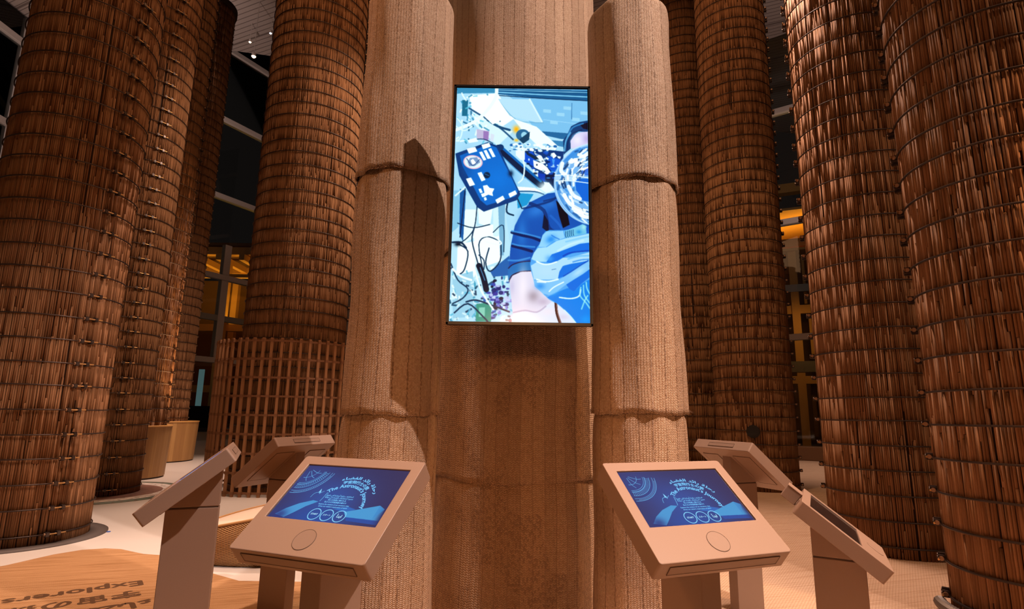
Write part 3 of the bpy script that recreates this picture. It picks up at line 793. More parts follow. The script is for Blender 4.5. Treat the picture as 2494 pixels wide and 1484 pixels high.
    for _ in range(120):
        x, y = rg.uniform(30, 400), rg.uniform(1120, 1430); c = rg.choice([(20, 60, 100), (235, 248, 255), (90, 180, 220), (16, 40, 80), (60, 150, 190), (210, 236, 250)])
        a = rg.uniform(0, 3.1); L = rg.uniform(10, 44); P([(x, y), (x + L * math.cos(a), y + L * math.sin(a)), (x + L * math.cos(a) - 10 * math.sin(a), y + L * math.sin(a) + 10 * math.cos(a)), (x - 10 * math.sin(a), y + 10 * math.cos(a))], c, 0.8)
    for _ in range(110):
        x, y = rg.gauss(325, 52), rg.gauss(1305, 62)
        if x > 410: continue
        c = rg.choice([(60, 60, 170), (30, 40, 120), (130, 130, 220), (14, 20, 60), (40, 90, 180), (190, 200, 245)])
        D(x, y, rg.uniform(5, 16), rg.uniform(4, 12), c, .9)
    P([(280, 1150), (395, 1060), (400, 1170), (300, 1180)], (40, 100, 180)); P([(200, 1330), (290, 1320), (285, 1425), (195, 1425)], (60, 150, 140)); P([(215, 1350), (250, 1348), (248, 1400), (214, 1400)], (130, 200, 190))
    for pts, w in (([(205, 780), (190, 900), (150, 960), (95, 1000)], 6), ([(190, 900), (175, 980), (210, 1110), (225, 1180)], 7), ([(90, 880), (180, 905), (280, 885)], 6), ([(95, 1000), (150, 1040), (130, 1140), (100, 1170)], 7), ([(60, 990), (110, 990), (140, 1020)], 10),
                   ([(215, 1060), (245, 1090), (240, 1140), (215, 1000), (260, 955), (330, 975)], 6), ([(345, 1000), (340, 1090), (280, 1150), (255, 1100), (275, 1020)], 7), ([(50, 1110), (90, 1200), (150, 1250), (120, 1300), (60, 1330)], 7), ([(140, 1320), (200, 1310), (300, 1340), (390, 1370)], 9), ([(300, 930), (360, 890), (362, 1040)], 5),
                   ([(70, 1380), (150, 1330), (240, 1400), (270, 1430)], 8), ([(390, 740), (380, 810), (420, 830)], 9), ([(430, 700), (470, 790)], 7)): Ln(pts, w, (16, 50, 92))
    for pts, w in (([(220, 960), (290, 950), (345, 985), (330, 1000), (260, 985)], 8), ([(60, 1140), (110, 1180), (170, 1200)], 12), ([(190, 1140), (230, 1260), (300, 1360)], 10)): Ln(pts, w, (228, 246, 255))
    Ln([(215, 1120), (240, 1180), (258, 1250)], 32, (12, 30, 62)); Ln([(222, 1130), (250, 1200)], 5, (80, 130, 180)); B(90, 1000, 20, 14, (8, 22, 50))
    # tablet
    P([(78, 470), (270, 398), (330, 420), (462, 705), (440, 742), (245, 812), (205, 785), (100, 600)], (8, 62, 132))
    P([(104, 482), (275, 412), (322, 430), (448, 690), (432, 720), (262, 775), (225, 745), (120, 545)], (6, 108, 208)); B(330, 620, 90, 90, (10, 122, 226), .7); B(150, 540, 40, 80, (16, 84, 168), .6)
    D(182, 520, 57, 42, (226, 178, 206), rot=.15); D(182, 520, 50, 36, (214, 232, 248), rot=.15); P([(150, 520), (165, 495), (205, 490), (225, 520), (190, 545), (160, 545)], (120, 150, 200)); P([(168, 510), (182, 500), (205, 530), (178, 535)], (235, 245, 255)); Ln([(145, 500), (180, 540), (220, 505)], 5, (60, 90, 150))
    for q in ([(145, 440), (196, 428), (208, 455), (158, 470)], [(232, 415), (278, 402), (288, 425), (242, 442)], [(218, 460), (236, 455), (262, 505), (244, 510)], [(245, 450), (262, 445), (288, 496), (268, 500)], [(272, 440), (290, 434), (316, 485), (298, 490)],
              [(208, 585), (232, 578), (256, 625), (232, 635)], [(140, 620), (170, 612), (194, 655), (162, 665)], [(313, 742), (358, 716), (370, 738), (325, 765)], [(390, 705), (432, 684), (442, 706), (400, 728)], [(214, 680), (228, 676), (240, 700), (224, 704)], [(228, 708), (250, 702), (256, 722), (236, 728)], [(245, 730), (258, 726), (264, 742), (250, 748)]): P(q, (240, 248, 255))
    D(264, 597, 19, 19, (14, 44, 84)); Ln([(252, 590), (276, 600)], 4, (50, 110, 170)); P([(240, 660), (265, 655), (280, 672), (308, 676), (296, 700), (300, 720), (272, 712), (250, 722), (248, 695)], (244, 250, 255)); B(405, 585, 16, 20, (12, 40, 84)); Ln([(180, 385), (245, 380), (300, 405)], 5, (20, 60, 110)); P([(148, 388), (200, 372), (215, 395), (160, 405)], (228, 244, 252))
    # person: shirt, arm, head behind the clear ball, gloved hand
    g = lambda x, y: (365.2 + .405 * x, 848 + .4049 * y)
    PG = lambda pts, c, a=1.0: P([g(*q) for q in pts], c, a)
    LG = lambda pts, w, c, a=1.0: Ln([g(*q) for q in pts], w, c, a)
    BG = lambda x, y, rx, ry, c, a=1.0, rot=0.0: B(*g(x, y), rx * .405, ry * .405, c, a, rot)
    P([(404, 1200), (388, 1160), (402, 1010), (428, 890), (470, 810), (520, 752), (622, 700), (690, 690), (745, 790), (868, 860), (868, 1100), (560, 1180), (520, 1148)], (20, 86, 184))
    B(560, 800, 70, 40, (54, 128, 222), .8, -.4); B(470, 930, 30, 90, (44, 120, 214), .8); B(640, 760, 40, 30, (50, 120, 215), .7); B(760, 900, 60, 20, (24, 90, 190), .8)
    for pts, w in (([(480, 790), (560, 770), (650, 740), (690, 700)], 12), ([(600, 745), (690, 725), (700, 760)], 9)): Ln(pts, w, (12, 52, 124), .8)
    Ln([(520, 760), (600, 800), (630, 900), (690, 930)], 20, (10, 48, 120), .75); P([(600, 820), (625, 860), (630, 930), (590, 900)], (14, 22, 56), .9); P([(672, 740), (735, 790), (752, 880), (712, 900), (690, 830)], (16, 14, 40)); Ln([(640, 830), (690, 880), (720, 930)], 14, (36, 104, 205), .8)
    for pts in ([(110, 200), (260, 240), (400, 265), (520, 310)], [(120, 390), (250, 420), (400, 460)]): LG(pts, 16, (6, 30, 92), .9)
    for pts in ([(110, 180), (300, 215), (520, 265)], [(120, 360), (230, 385), (440, 400)], [(60, 590), (200, 590), (370, 550)]): LG(pts, 10, (70, 150, 230), .75)
    PG([(55, 860), (50, 720), (110, 650), (240, 610), (380, 595), (390, 735), (240, 745), (120, 795), (75, 860)], (38, 112, 190)); LG([(60, 700), (120, 650), (240, 612), (380, 596)], 6, (40, 34, 84)); LG([(70, 880), (110, 800), (240, 745), (385, 733)], 6, (40, 24, 60))
    PG([(75, 870), (120, 800), (240, 748), (390, 738), (430, 900), (560, 1050), (690, 1150), (500, 1300), (440, 1300), (120, 1340), (90, 1050)], (214, 210, 238)); BG(270, 950, 70, 260, (232, 226, 246), .9); BG(420, 1080, 90, 90, (160, 148, 172), .85); BG(560, 1150, 90, 60, (186, 172, 205), .8); BG(110, 950, 40, 120, (190, 186, 226), .7)
    PG([(105, 1440), (125, 1310), (300, 1275), (480, 1300), (560, 1240), (690, 1145), (770, 1185), (880, 1270), (1045, 1440)], (212, 220, 245)); BG(250, 1380, 150, 50, (226, 230, 250), .9); BG(640, 1280, 120, 60, (224, 218, 240), .9); LG([(130, 1300), (300, 1270), (470, 1290), (600, 1210)], 8, (170, 160, 200), .7); BG(850, 1350, 80, 40, (205, 200, 232), .8)
    LG([(745, 1160), (760, 1300), (810, 1440)], 15, (64, 30, 40)); LG([(755, 1170), (772, 1300), (818, 1440)], 4, (150, 110, 110))
    P3([(640, 520), (630, 330), (690, 240), (740, 130), (850, 70), (975, 45), (975, 210), (840, 200), (760, 260), (730, 350), (730, 440), (660, 500)], (22, 66, 128)); P3([(860, 110), (975, 70), (975, 180), (900, 160)], (26, 22, 56)); L3([(690, 270), (760, 150), (900, 90)], 9, (60, 140, 210), .8); L3([(650, 470), (670, 330), (730, 220)], 9, (100, 180, 235), .8); L3([(690, 450), (700, 340), (760, 230), (880, 180)], 7, (12, 40, 96), .8)
    P3([(735, 440), (728, 330), (790, 245), (860, 212), (975, 200), (975, 400), (840, 430)], (206, 202, 242)); B(*m3(820, 320), 30, 34, (228, 224, 250), .9); B(*m3(950, 300), 24, 30, (176, 160, 222), .8)
    D(908, 641, 243, 243, (150, 196, 246)); D(911, 643, 236, 236, (84, 150, 226)); D(925, 645, 224, 228, (120, 176, 238))
    P3([(640, 600), (760, 470), (860, 420), (900, 500), (760, 620)], (60, 140, 226), .8); P3([(790, 900), (820, 840), (975, 840), (975, 1150), (880, 1130), (850, 1060), (800, 1000)], (20, 104, 218)); P3([(830, 790), (975, 640), (975, 800)], (66, 112, 222)); P3([(700, 1200), (760, 1220), (860, 1320), (800, 1330)], (40, 120, 214), .8); P3([(530, 800), (800, 800), (800, 880), (530, 880)], (196, 224, 250), .75)
    for _ in range(150):
        a = rg.uniform(1.6, 4.7); r = rg.uniform(0.35, 0.96); x = 908 + 238 * r * math.cos(a); y = 641 + 238 * r * math.sin(a)
        if x > 872 or (x > 790 and 600 < y < 745): continue
        t = a + math.pi / 2 + rg.uniform(-.5, .5); L = rg.uniform(8, 52)
        c = rg.choice([(244, 250, 255), (250, 253, 255), (250, 253, 255), (40, 96, 170), (24, 60, 120), (190, 220, 250), (60, 140, 226)]); Ln([(x - L / 2 * math.cos(t), y - L / 2 * math.sin(t)), (x + L / 2 * math.cos(t), y + L / 2 * math.sin(t))], rg.uniform(4, 14), c, .85)
    for pts in ([(740, 620), (800, 590), (800, 660)], [(620, 640), (600, 740), (640, 780)], [(700, 950), (760, 1060), (850, 1110)], [(640, 1060), (720, 1180), (860, 1260)], [(760, 1240), (880, 1330), (960, 1350)], [(840, 520), (900, 540), (960, 500)]): L3(pts, 22, (248, 252, 255), .85)
    L3([(517, 800), (700, 795), (965, 830)], 5, (236, 246, 255)); L3([(517, 880), (700, 872), (965, 900)], 5, (226, 242, 255)); L3([(640, 560), (780, 440), (960, 372)], 6, (190, 222, 250)); L3([(517, 830), (545, 1040), (640, 1220), (800, 1370), (960, 1440)], 6, (170, 210, 246))
    PG([(480, 400), (520, 350), (560, 230), (600, 180), (660, 160), (860, 160), (950, 145), (1040, 110), (1140, 70), (1190, 90), (1250, 150), (1250, 1450), (1040, 1430), (880, 1260), (780, 1180), (650, 1120), (560, 1040), (440, 940), (430, 860), (390, 740), (375, 640), (390, 560), (440, 470)], (84, 162, 240))
    PG([(500, 400), (560, 230), (620, 178), (860, 168), (880, 265), (720, 320), (600, 400)], (142, 202, 246)); BG(680, 290, 80, 60, (44, 140, 240), .95, -.4); LG([(690, 230), (740, 260), (800, 285)], 6, (30, 110, 220), .7)
    PG([(880, 172), (960, 140), (1050, 110), (1140, 70), (1195, 95), (1200, 200), (1060, 230), (890, 268)], (112, 190, 232)); BG(1090, 180, 40, 30, (36, 140, 226), .8); BG(1160, 110, 30, 40, (160, 222, 236), .9); PG([(1195, 110), (1250, 120), (1250, 200), (1200, 195)], (20, 90, 200))
    for k2 in range(5): LG([(900 + 26 * k2, 175 - 6 * k2), (892 + 28 * k2, 225 - 4 * k2), (905 + 27 * k2, 262 - 8 * k2)], 4, (14, 60, 130), .85)
    PG([(490, 412), (620, 400), (760, 312), (900, 270), (1060, 240), (1250, 198), (1250, 335), (1100, 352), (900, 430), (780, 480), (640, 605), (480, 605), (395, 570), (430, 480)], (164, 214, 248)); LG([(780, 450), (950, 360), (1150, 300)], 12, (196, 228, 252), .7); LG([(900, 320), (1100, 270), (1250, 240)], 10, (120, 190, 246), .7)
    PG([(610, 610), (690, 500), (800, 462), (900, 424), (1100, 346), (1250, 326), (1250, 445), (1050, 455), (930, 505), (800, 575), (700, 622)], (18, 112, 228)); BG(660, 560, 60, 50, (70, 156, 242), .8); LG([(860, 520), (980, 470), (1250, 440)], 9, (8, 66, 190), .8)
    PG([(385, 660), (470, 610), (640, 640), (760, 600), (850, 545), (960, 540), (1250, 460), (1250, 575), (1000, 620), (870, 650), (800, 760), (780, 835), (640, 850), (430, 850)], (168, 212, 247)); BG(620, 740, 150, 70, (176, 214, 246), .8); LG([(930, 560), (1080, 520), (1240, 510)], 10, (110, 184, 244), .8); LG([(1000, 600), (1120, 570), (1240, 560)], 8, (60, 140, 232), .8)
    PG([(780, 830), (800, 740), (850, 660), (960, 630), (1130, 600), (1230, 575), (1120, 640), (980, 730), (860, 805)], (22, 116, 228)); LG([(690, 712), (750, 700)], 3, (70, 120, 180)); LG([(860, 800), (980, 728), (1120, 640), (1220, 580)], 6, (10, 70, 190), .8)
    PG([(435, 860), (640, 872), (800, 842), (960, 752), (1130, 642), (1250, 578), (1250, 700), (1140, 770), (1000, 850), (900, 910), (760, 1010), (650, 1060), (560, 1040), (440, 935)], (126, 190, 246)); BG(1080, 740, 110, 40, (176, 216, 250), .8, -.6); BG(520, 940, 70, 50, (50, 144, 238), .9)
    PG([(900, 912), (1000, 850), (1140, 768), (1250, 690), (1250, 800), (1130, 890), (1010, 1005), (950, 985)], (20, 112, 226)); PG([(620, 1090), (760, 1020), (920, 960), (1010, 1005), (1130, 900), (1250, 830), (1250, 1450), (1040, 1430), (880, 1260), (780, 1180)], (14, 130, 236)); BG(720, 1010, 80, 40, (120, 190, 246), .8, -.5); BG(1180, 1380, 80, 60, (10, 150, 246), .8)
    for pts, w in (([(470, 600), (560, 636), (650, 636), (760, 602)], 8), ([(470, 848), (560, 870), (650, 872), (780, 842)], 9), ([(480, 880), (600, 884)], 8), ([(650, 1010), (720, 950), (860, 880)], 7), ([(800, 1088), (960, 1102), (1080, 1068), (1110, 980)], 8)): LG(pts, w, (226, 242, 254), .9)
    for pts in ([(1110, 950), (1100, 1060), (1180, 1150), (1240, 1230)], [(1150, 920), (1160, 1050), (1240, 1160)], [(1190, 880), (1200, 960), (1245, 1040)], [(1120, 1240), (1170, 1120), (1210, 1060)]): LG(pts, 8, (150, 222, 240), .8)
    LG([(870, 1258), (960, 1340), (1040, 1432)], 6, (206, 236, 252), .9)
    # slight softness of the shown photograph, a touch more colour
    a = cv.a; b = a.copy()
    for sx, sy in ((1, 0), (-1, 0), (0, 1), (0, -1)): b += 0.5 * np.roll(a, (sy, sx), (0, 1))
    b /= 3.0; m = b.mean(-1, keepdims=True); b = m + (b - m) * 0.98; cv.a = np.clip((b - 128) * 1.16 + 126 + np.array([4, 5, -6]), 0, 255)
    return cv

tv = thing('television', 'portrait television showing an astronaut in blue gloves, mounted between woven tubes', 'television', (0.043, 3.08, 0))
TW, TH, TZ = 0.815, 1.455, 2.66
mb = MB(); mb.box((0, 0.03, TZ), (TW, 0.045, TH)); mb.box((0, 0.065, TZ), (TW * 0.8, 0.05, TH * 0.8)); bevel(mb.build('housing', M['black'], tv), 0.004)
pic = picture_object('lit_display', paint_station(), TW - 0.032, TH - 0.034, M['picture'], tv); pic.location = (0, 0.0065, TZ)
mb = MB(); bw = 0.011
for c, d in (((-TW / 2 + bw / 2, 0.004, TZ), (bw, 0.012, TH)), ((TW / 2 - bw / 2, 0.004, TZ), (bw, 0.012, TH)), ((0, 0.004, TZ + TH / 2 - bw / 2), (TW, 0.012, bw)), ((0, 0.004, TZ - TH / 2 + bw / 2), (TW, 0.012, bw))): mb.box(c, d)
mb.build('bezel', M['black'], tv)
mb = MB(); mb.box((-0.03, 0.477, TZ), (0.16, 0.764, 0.16)); mb.build('wall_bracket', M['black'], tv)

# ------------------------------------------------------------------ kiosks
KW, KL, KT, KTH = 0.60, 0.4882, 0.0808, R_(38.47)
CT, ST = math.cos(KTH), math.sin(KTH)
UW, UH = 0.50, 0.281

def paint_ui():
    W, Hh = 380, 214
    cv = Canvas(W, Hh, (50, 46, 88)); 
    cv.blob(W * .45, Hh * .62, W * .36, Hh * .50, (48, 80, 158), .95); cv.blob(W * .42, Hh * .95, W * .36, Hh * .22, (36, 76, 158), .9); cv.blob(W * .12, Hh * .25, W * .25, Hh * .35, (48, 76, 156), .6)
    q = lambda u, v: (u * W, (1 - v) * Hh)
    P = lambda pts, c, a=1.0: cv.poly([q(*p) for p in pts], c, a)
    P([(.05, .06), (.112, .172), (.2, .275), (.306, .348), (.362, .334), (.278, .232), (.211, .112), (.155, .02)], (72, 158, 216), .9); cv.blob(*q(.10, .06), W * .07, Hh * .10, (36, 50, 120), .8)
    P([(.54, .232), (.659, .289), (.744, .255), (.67, .19)], (44, 110, 196), .8)
    P([(.655, .195), (.928, .354), (.985, .30), (.995, .10), (.70, .115)], (70, 156, 214), .95); P([(.70, .118), (.995, .11), (.99, .04), (.72, .06)], (34, 80, 170), .8); cv.blob(*q(1.0, .18), W * .04, Hh * .25, (40, 44, 96), .9); P([(.928, .354), (.985, .30), (.93, .12)], (54, 132, 200), .6)
    L = lambda pts, w, c=(98, 178, 232), a=.9: cv.line([q(*p) for p in pts], w, c, a)
    cx, cy = .05, .93
    def arc(r, a0=-96, a1=-8): return [(cx + r * math.cos(R_(a)), cy + r * math.sin(R_(a)) / .562) for a in np.linspace(a0, a1, 18)]
    for r, w in ((.268, 2.0), (.245, 4.0), (.215, 1.6), (.175, 2.6), (.160, 1.6), (.10, 1.6)): L(arc(r), w, a=.85 if r != .245 else .45)
    for a in np.linspace(-94, -12, 19): L([(cx + .178 * math.cos(R_(a)), cy + .178 * math.sin(R_(a)) / .562), (cx + .212 * math.cos(R_(a)), cy + .212 * math.sin(R_(a)) / .562)], 1.4)
    for a in np.linspace(-88, -16, 24): 
        r = .257; cv.disc(*q(cx + r * math.cos(R_(a)), cy + r * math.sin(R_(a)) / .562), 1.6, 1.6, (120, 196, 240), .7)
    for a in (-80, -52, -24): L([(cx + .03 * math.cos(R_(a)), cy + .03 * math.sin(R_(a)) / .562), (cx + .10 * math.cos(R_(a)), cy + .10 * math.sin(R_(a)) / .562), (cx + .14 * math.cos(R_(a + 7)), cy + .14 * math.sin(R_(a + 7)) / .562)], 1.6)
    L([(.257, .40), (.268, .47), (.30, .495), (.318, .47)], 1.8); P([(.298, .495), (.304, .567), (.324, .486)], (130, 205, 245)); L([(.318, .48), (.345, .524)], 1.8)
    L([(.385, .50), (.378, .40), (.371, .346)], 2.2); L([(.392, .50), (.404, .44), (.396, .42)], 1.6); L([(.38, .46), (.40, .45)], 1.4)
    for u in (.41, .526, .642):
        for a0 in range(0, 360, 20): L([(u + .052 * math.cos(R_(a)), .119 + .052 * math.sin(R_(a)) / .562) for a in (a0, a0 + 10, a0 + 22)], 2.6, (128, 206, 246), 1.0)
    return cv

def ui_lettering(parent):
    """all words on the touch screen, flat letters lying on the glass (local XZ, facing -Y)"""
    V, F = [], []; Vw, Fw = [], []
    def put(v, f, wt=False):
        A, Bf = (Vw, Fw) if wt else (V, F); b = len(A)
        A.extend([(x, -0.0008 - z, y) for x, y, z in v]); Bf.extend([tuple(i + b for i in q) for q in f])
    def line(body, u, vv, width, wt=False, maxh=None):
        v, f = text_geo(body, 1.0); v, f = bold(v, f, 0.022)
        s = width * UW / (v[:, 0].max() - v[:, 0].min()); s = min(s, maxh or 9)
        v[:, 0] = (v[:, 0] - (v[:, 0].max() + v[:, 0].min()) / 2) * s + (u - .5) * UW
        v[:, 1] = v[:, 1] * s - 0.35 * s + (vv - .5) * UH; put(v, f, wt)
    def arc(body, r, a0, a1, hscale=1.0, thick=0.03):
        v, f = text_geo(body, 1.0); v, f = bold(v, f, thick)
        x0, x1 = v[:, 0].min(), v[:, 0].max(); arcl = r * R_(a0 - a1); s = arcl / (x1 - x0)
        t = R_(a0) - (v[:, 0] - x0) * s / r; rr = r + (v[:, 1] - 0.3) * s * hscale
        cx, cy = .555, .135 / .562
        w = v.copy(); w[:, 0] = (cx - .5) * UW + rr * UW * np.cos(t); w[:, 1] = (cy - .5) * UH + rr * UW * np.sin(t); put(w, f)
    arc("The Astronaut's Journey", 0.232, 139, 4, 0.95)
    arc('\u5b87\u5b99\u98db\u884c\u58eb\u306e\u65c5', 0.270, 109, 50, 0.92)
    arc(T_AR_TITLE, 0.316, 113, 33, 0.58)
    line(T_AR_1, .526, .457, .25); line(T_AR_2, .528, .420, .265)
    line('\u5148\u4eba\u306e\u77e5\u6075\u306b\u5c0e\u304b\u308c\u308b', .524, .376, .17); line('\u79c1\u305f\u3061\u306e\u5b87\u5b99\u63a2\u67fb\u306e\u9053\u306e\u308a', .522, .337, .205)
    line('Explore the wisdom of our ancestors that', .524, .296, .285); line('drives our nation\u2019s exploration of space', .528, .259, .27)
    line('START', .41, .119, .062, True); line('\u30b9\u30bf\u30fc\u30c8', .526, .119, .068, True); line(T_AR_GO, .642, .119, .046, True)
    n = len(V)
    o = mesh_obj('lettering', V + Vw, F + [tuple(i + n for i in q) for q in Fw], [M['ui_line'], M['ui_white']], parent)
    o.data.polygons.foreach_set('material_index', [0] * len(F) + [1] * len(Fw))
    return o

def slope_matrix(zn):
    """slab frame: x lateral, y up the slope, z out of the top face; origin at the middle of the lower top edge"""
    return Matrix.Translation((0, -KL * CT / 2, zn)) @ Matrix.Rotation(KTH, 4, 'X')

def rounded_rect(w, h, r, n=5):
    pts = []
    for cx, cy, a in ((w / 2 - r, r, -90), (w / 2 - r, h - r, 0), (-w / 2 + r, h - r, 90), (-w / 2 + r, r, 180)):
        for k in range(n + 1): t = R_(a + 90 * k / n); pts.append((cx + r * math.cos(t), cy + r * math.sin(t)))
    return pts

def grille_mat():
    t = NT('perforated_grille'); t.set(0.5)
    x, y, _ = t.sep(t.obj()); s = t.math('FRACT', t.math('DIVIDE', x, 0.0042)); g = t.math('LESS_THAN', s, 0.4)
    t.base(t.mix(g, (0.285, 0.195, 0.15), (0.19, 0.125, 0.095))); return t.mat
M['grille'] = grille_mat()

def xf(o, mtx): o.matrix_local = mtx; return o

def make_kiosk(label, x, y, yaw, zn, screen_on=True, proto=None):
    root = thing('touch_kiosk', label, 'kiosk', (x, y, 0.005), R_(yaw), 'touch screen kiosks round the woven tubes')
    S = slope_matrix(zn)
    # pedestal and neck (a fin whose head is cut to the slope)
    x0 = 0.045; y0, y1 = -0.085, 0.168; split = zn - 0.02
    zt = lambda yy: zn - KT / CT + (yy + KL * CT / 2) * ST / CT + 0.012
    mb = MB(); mb.box((0, (y0 + y1) / 2, (split - 0.004) / 2), (2 * x0, y1 - y0, split - 0.004)); bevel(mb.build('pedestal', M['kiosk'], root), 0.004)
    mb = MB(); mb.box((0, (y0 + y1) / 2, split), (2 * x0 - 0.008, y1 - y0 - 0.008, 0.012)); mb.build('joint_strip', M['joint'], root)
    zs = split + 0.004
    v = [(-x0, y0, zs), (x0, y0, zs), (x0, y1, zs), (-x0, y1, zs), (-x0, y0, max(zs + .002, zt(y0))), (x0, y0, max(zs + .002, zt(y0))), (x0, y1, zt(y1)), (-x0, y1, zt(y1))]
    bevel(mesh_obj('neck', v, [(3, 2, 1, 0), (4, 5, 6, 7), (0, 1, 5, 4), (1, 2, 6, 5), (2, 3, 7, 6), (3, 0, 4, 7)], M['kiosk'], root), 0.003)
    # housing: one folded tray with a screen recess
    r = rounded_rect(KW, KL, 0.012); n = len(r); face = MB()
    u0, u1, s0, s1 = -UW / 2 - 0.003, UW / 2 + 0.003, 0.155, 0.155 + UH + 0.004
    hole = [(u1, s0), (u1, s1), (u0, s1), (u0, s0)]
    V = [(px, py, 0) for px, py in r] + [(px, py, 0) for px, py in hole] + [(px, py, -KT) for px, py in r] + [(px, py, -0.013) for px, py in hole]
    m = n + 4; q = n // 4; f = []
    for c in range(4):
        for k in range(q - 1): f.append((c * q + k, c * q + k + 1, n + c))
        f.append((c * q + q - 1, ((c + 1) * q) % n, n + (c + 1) % 4, n + c))
    f += [(k, k + m, (k + 1) % n + m, (k + 1) % n) for k in range(n)] + [tuple(m + k for k in reversed(range(n)))]
    f += [(n + k, n + (k + 1) % 4, n + (k + 1) % 4 + m, n + k + m) for k in range(4)] + [tuple(m + n + k for k in range(4))]
    face.add(V, f); o = bevel(face.build('housing', M['kiosk'], root), 0.003, 2, 50); xf(o, S)
    # screen
    mb = MB(); mb.box((0, s0 + (s1 - s0) / 2, -0.009), (UW + 0.008, UH + 0.008, 0.006)); sc = mb.build('screen', M['black'] if screen_on else M['screen_off'], root); xf(sc, S)
    if screen_on:
        if 'ui' not in CACHE:
            p = picture_object('lit_display', UI_CANVAS, UW, UH, M['picture'], sc); l = ui_lettering(sc); CACHE['ui'] = (p, l)
        else:
            p, l = [q.copy() for q in CACHE['ui']]
            for q in (p, l): COL.objects.link(q); q.parent = sc
        for q in (p, l): q.matrix_local = Matrix.Translation((0, s0 + (s1 - s0) / 2, -0.0055)) @ Matrix.Rotation(-math.pi / 2, 4, 'X')
    # speaker grille
    mb = MB(); mb.cyl((0, 0.071, -0.004), (0, 0.071, 0.0012), 0.044, 40, 0); xf(mb.build('speaker_grille', M['grille'], root), S)
    mb = MB(); mb.lathe([(0.0435, 0.0), (0.0435, 0.0016), (0.0455, 0.0016), (0.0455, 0.0)], 40, (0, 0.071, 0)); xf(mb.build('grille_rim', M['line'], root), S)
    # end slots
    def slot(name, cx, yy, w, h, sgn):
        mb = MB(); mb.box((cx, yy, -KT / 2), (w, 0.003, h), 0)
        t = 0.0022
        for c, d in (((cx, yy + sgn * .0008, -KT / 2 + h / 2), (w, .003, t)), ((cx, yy + sgn * .0008, -KT / 2 - h / 2), (w, .003, t)), ((cx - w / 2, yy + sgn * .0008, -KT / 2), (t, .003, h)), ((cx + w / 2, yy + sgn * .0008, -KT / 2), (t, .003, h))): mb.box(c, d, 1)
        xf(mb.build(name, [M['kiosk_dark'], M['line']], root), S)
    slot('front_slot', 0, -0.0005, 0.50, 0.040, -1)
    slot('rear_slot', 0.0, KL + 0.0005, 0.27, 0.030, 1)
    # underside hatches
    for sx in (-1, 1):
        mb = MB(); cx = sx * 0.165; t = .002
        mb.box((cx, KL / 2, -KT - 0.001), (0.17, 0.33, 0.003), 0)
        for c, d in (((cx, KL / 2 - .165, -KT - .0016), (0.17, t, .003)), ((cx, KL / 2 + .165, -KT - .0016), (0.17, t, .003)), ((cx - .085, KL / 2, -KT - .0016), (t, .33, .003)), ((cx + .085, KL / 2, -KT - .0016), (t, .33, .003))): mb.box(c, d, 1)
        xf(mb.build('underside_hatch', [M['kiosk'], M['line']], root), S)
    return root, S

CACHE = {}
UI_CANVAS = paint_ui()
ZN = 0.949
make_kiosk('beige kiosk at front left of the screen, its lit blue touch screen facing us', -0.687, 2.281, -21.6, ZN)
make_kiosk('beige kiosk at front right of the screen, its lit blue touch screen facing us', 0.731, 2.348, 21.3, ZN)
make_kiosk('beige kiosk at far left seen side on, its post beside the printed carpet', -1.743, 3.180, -66.9, ZN)
make_kiosk('beige kiosk at left turned away from us, in front of the timber lattice', -1.731, 4.449, -112.7, ZN)
make_kiosk('beige kiosk at right turned away from us, its pale underside showing', 1.868, 4.661, 112.9, ZN)
k6, S6 = make_kiosk('lowest beige kiosk at far right seen side on, small box on its upper end', 1.856, 3.287, 61.9, 0.710, False)
mb = MB(); mb.box((0, KL + 0.044, -KT / 2), (0.11, 0.085, KT * 0.92)); mb.box((0, KL + 0.044, -KT * 0.04), (0.114, 0.089, 0.008))
xf(bevel(mb.build('scanner_box', M['kiosk'], k6), 0.004), S6)

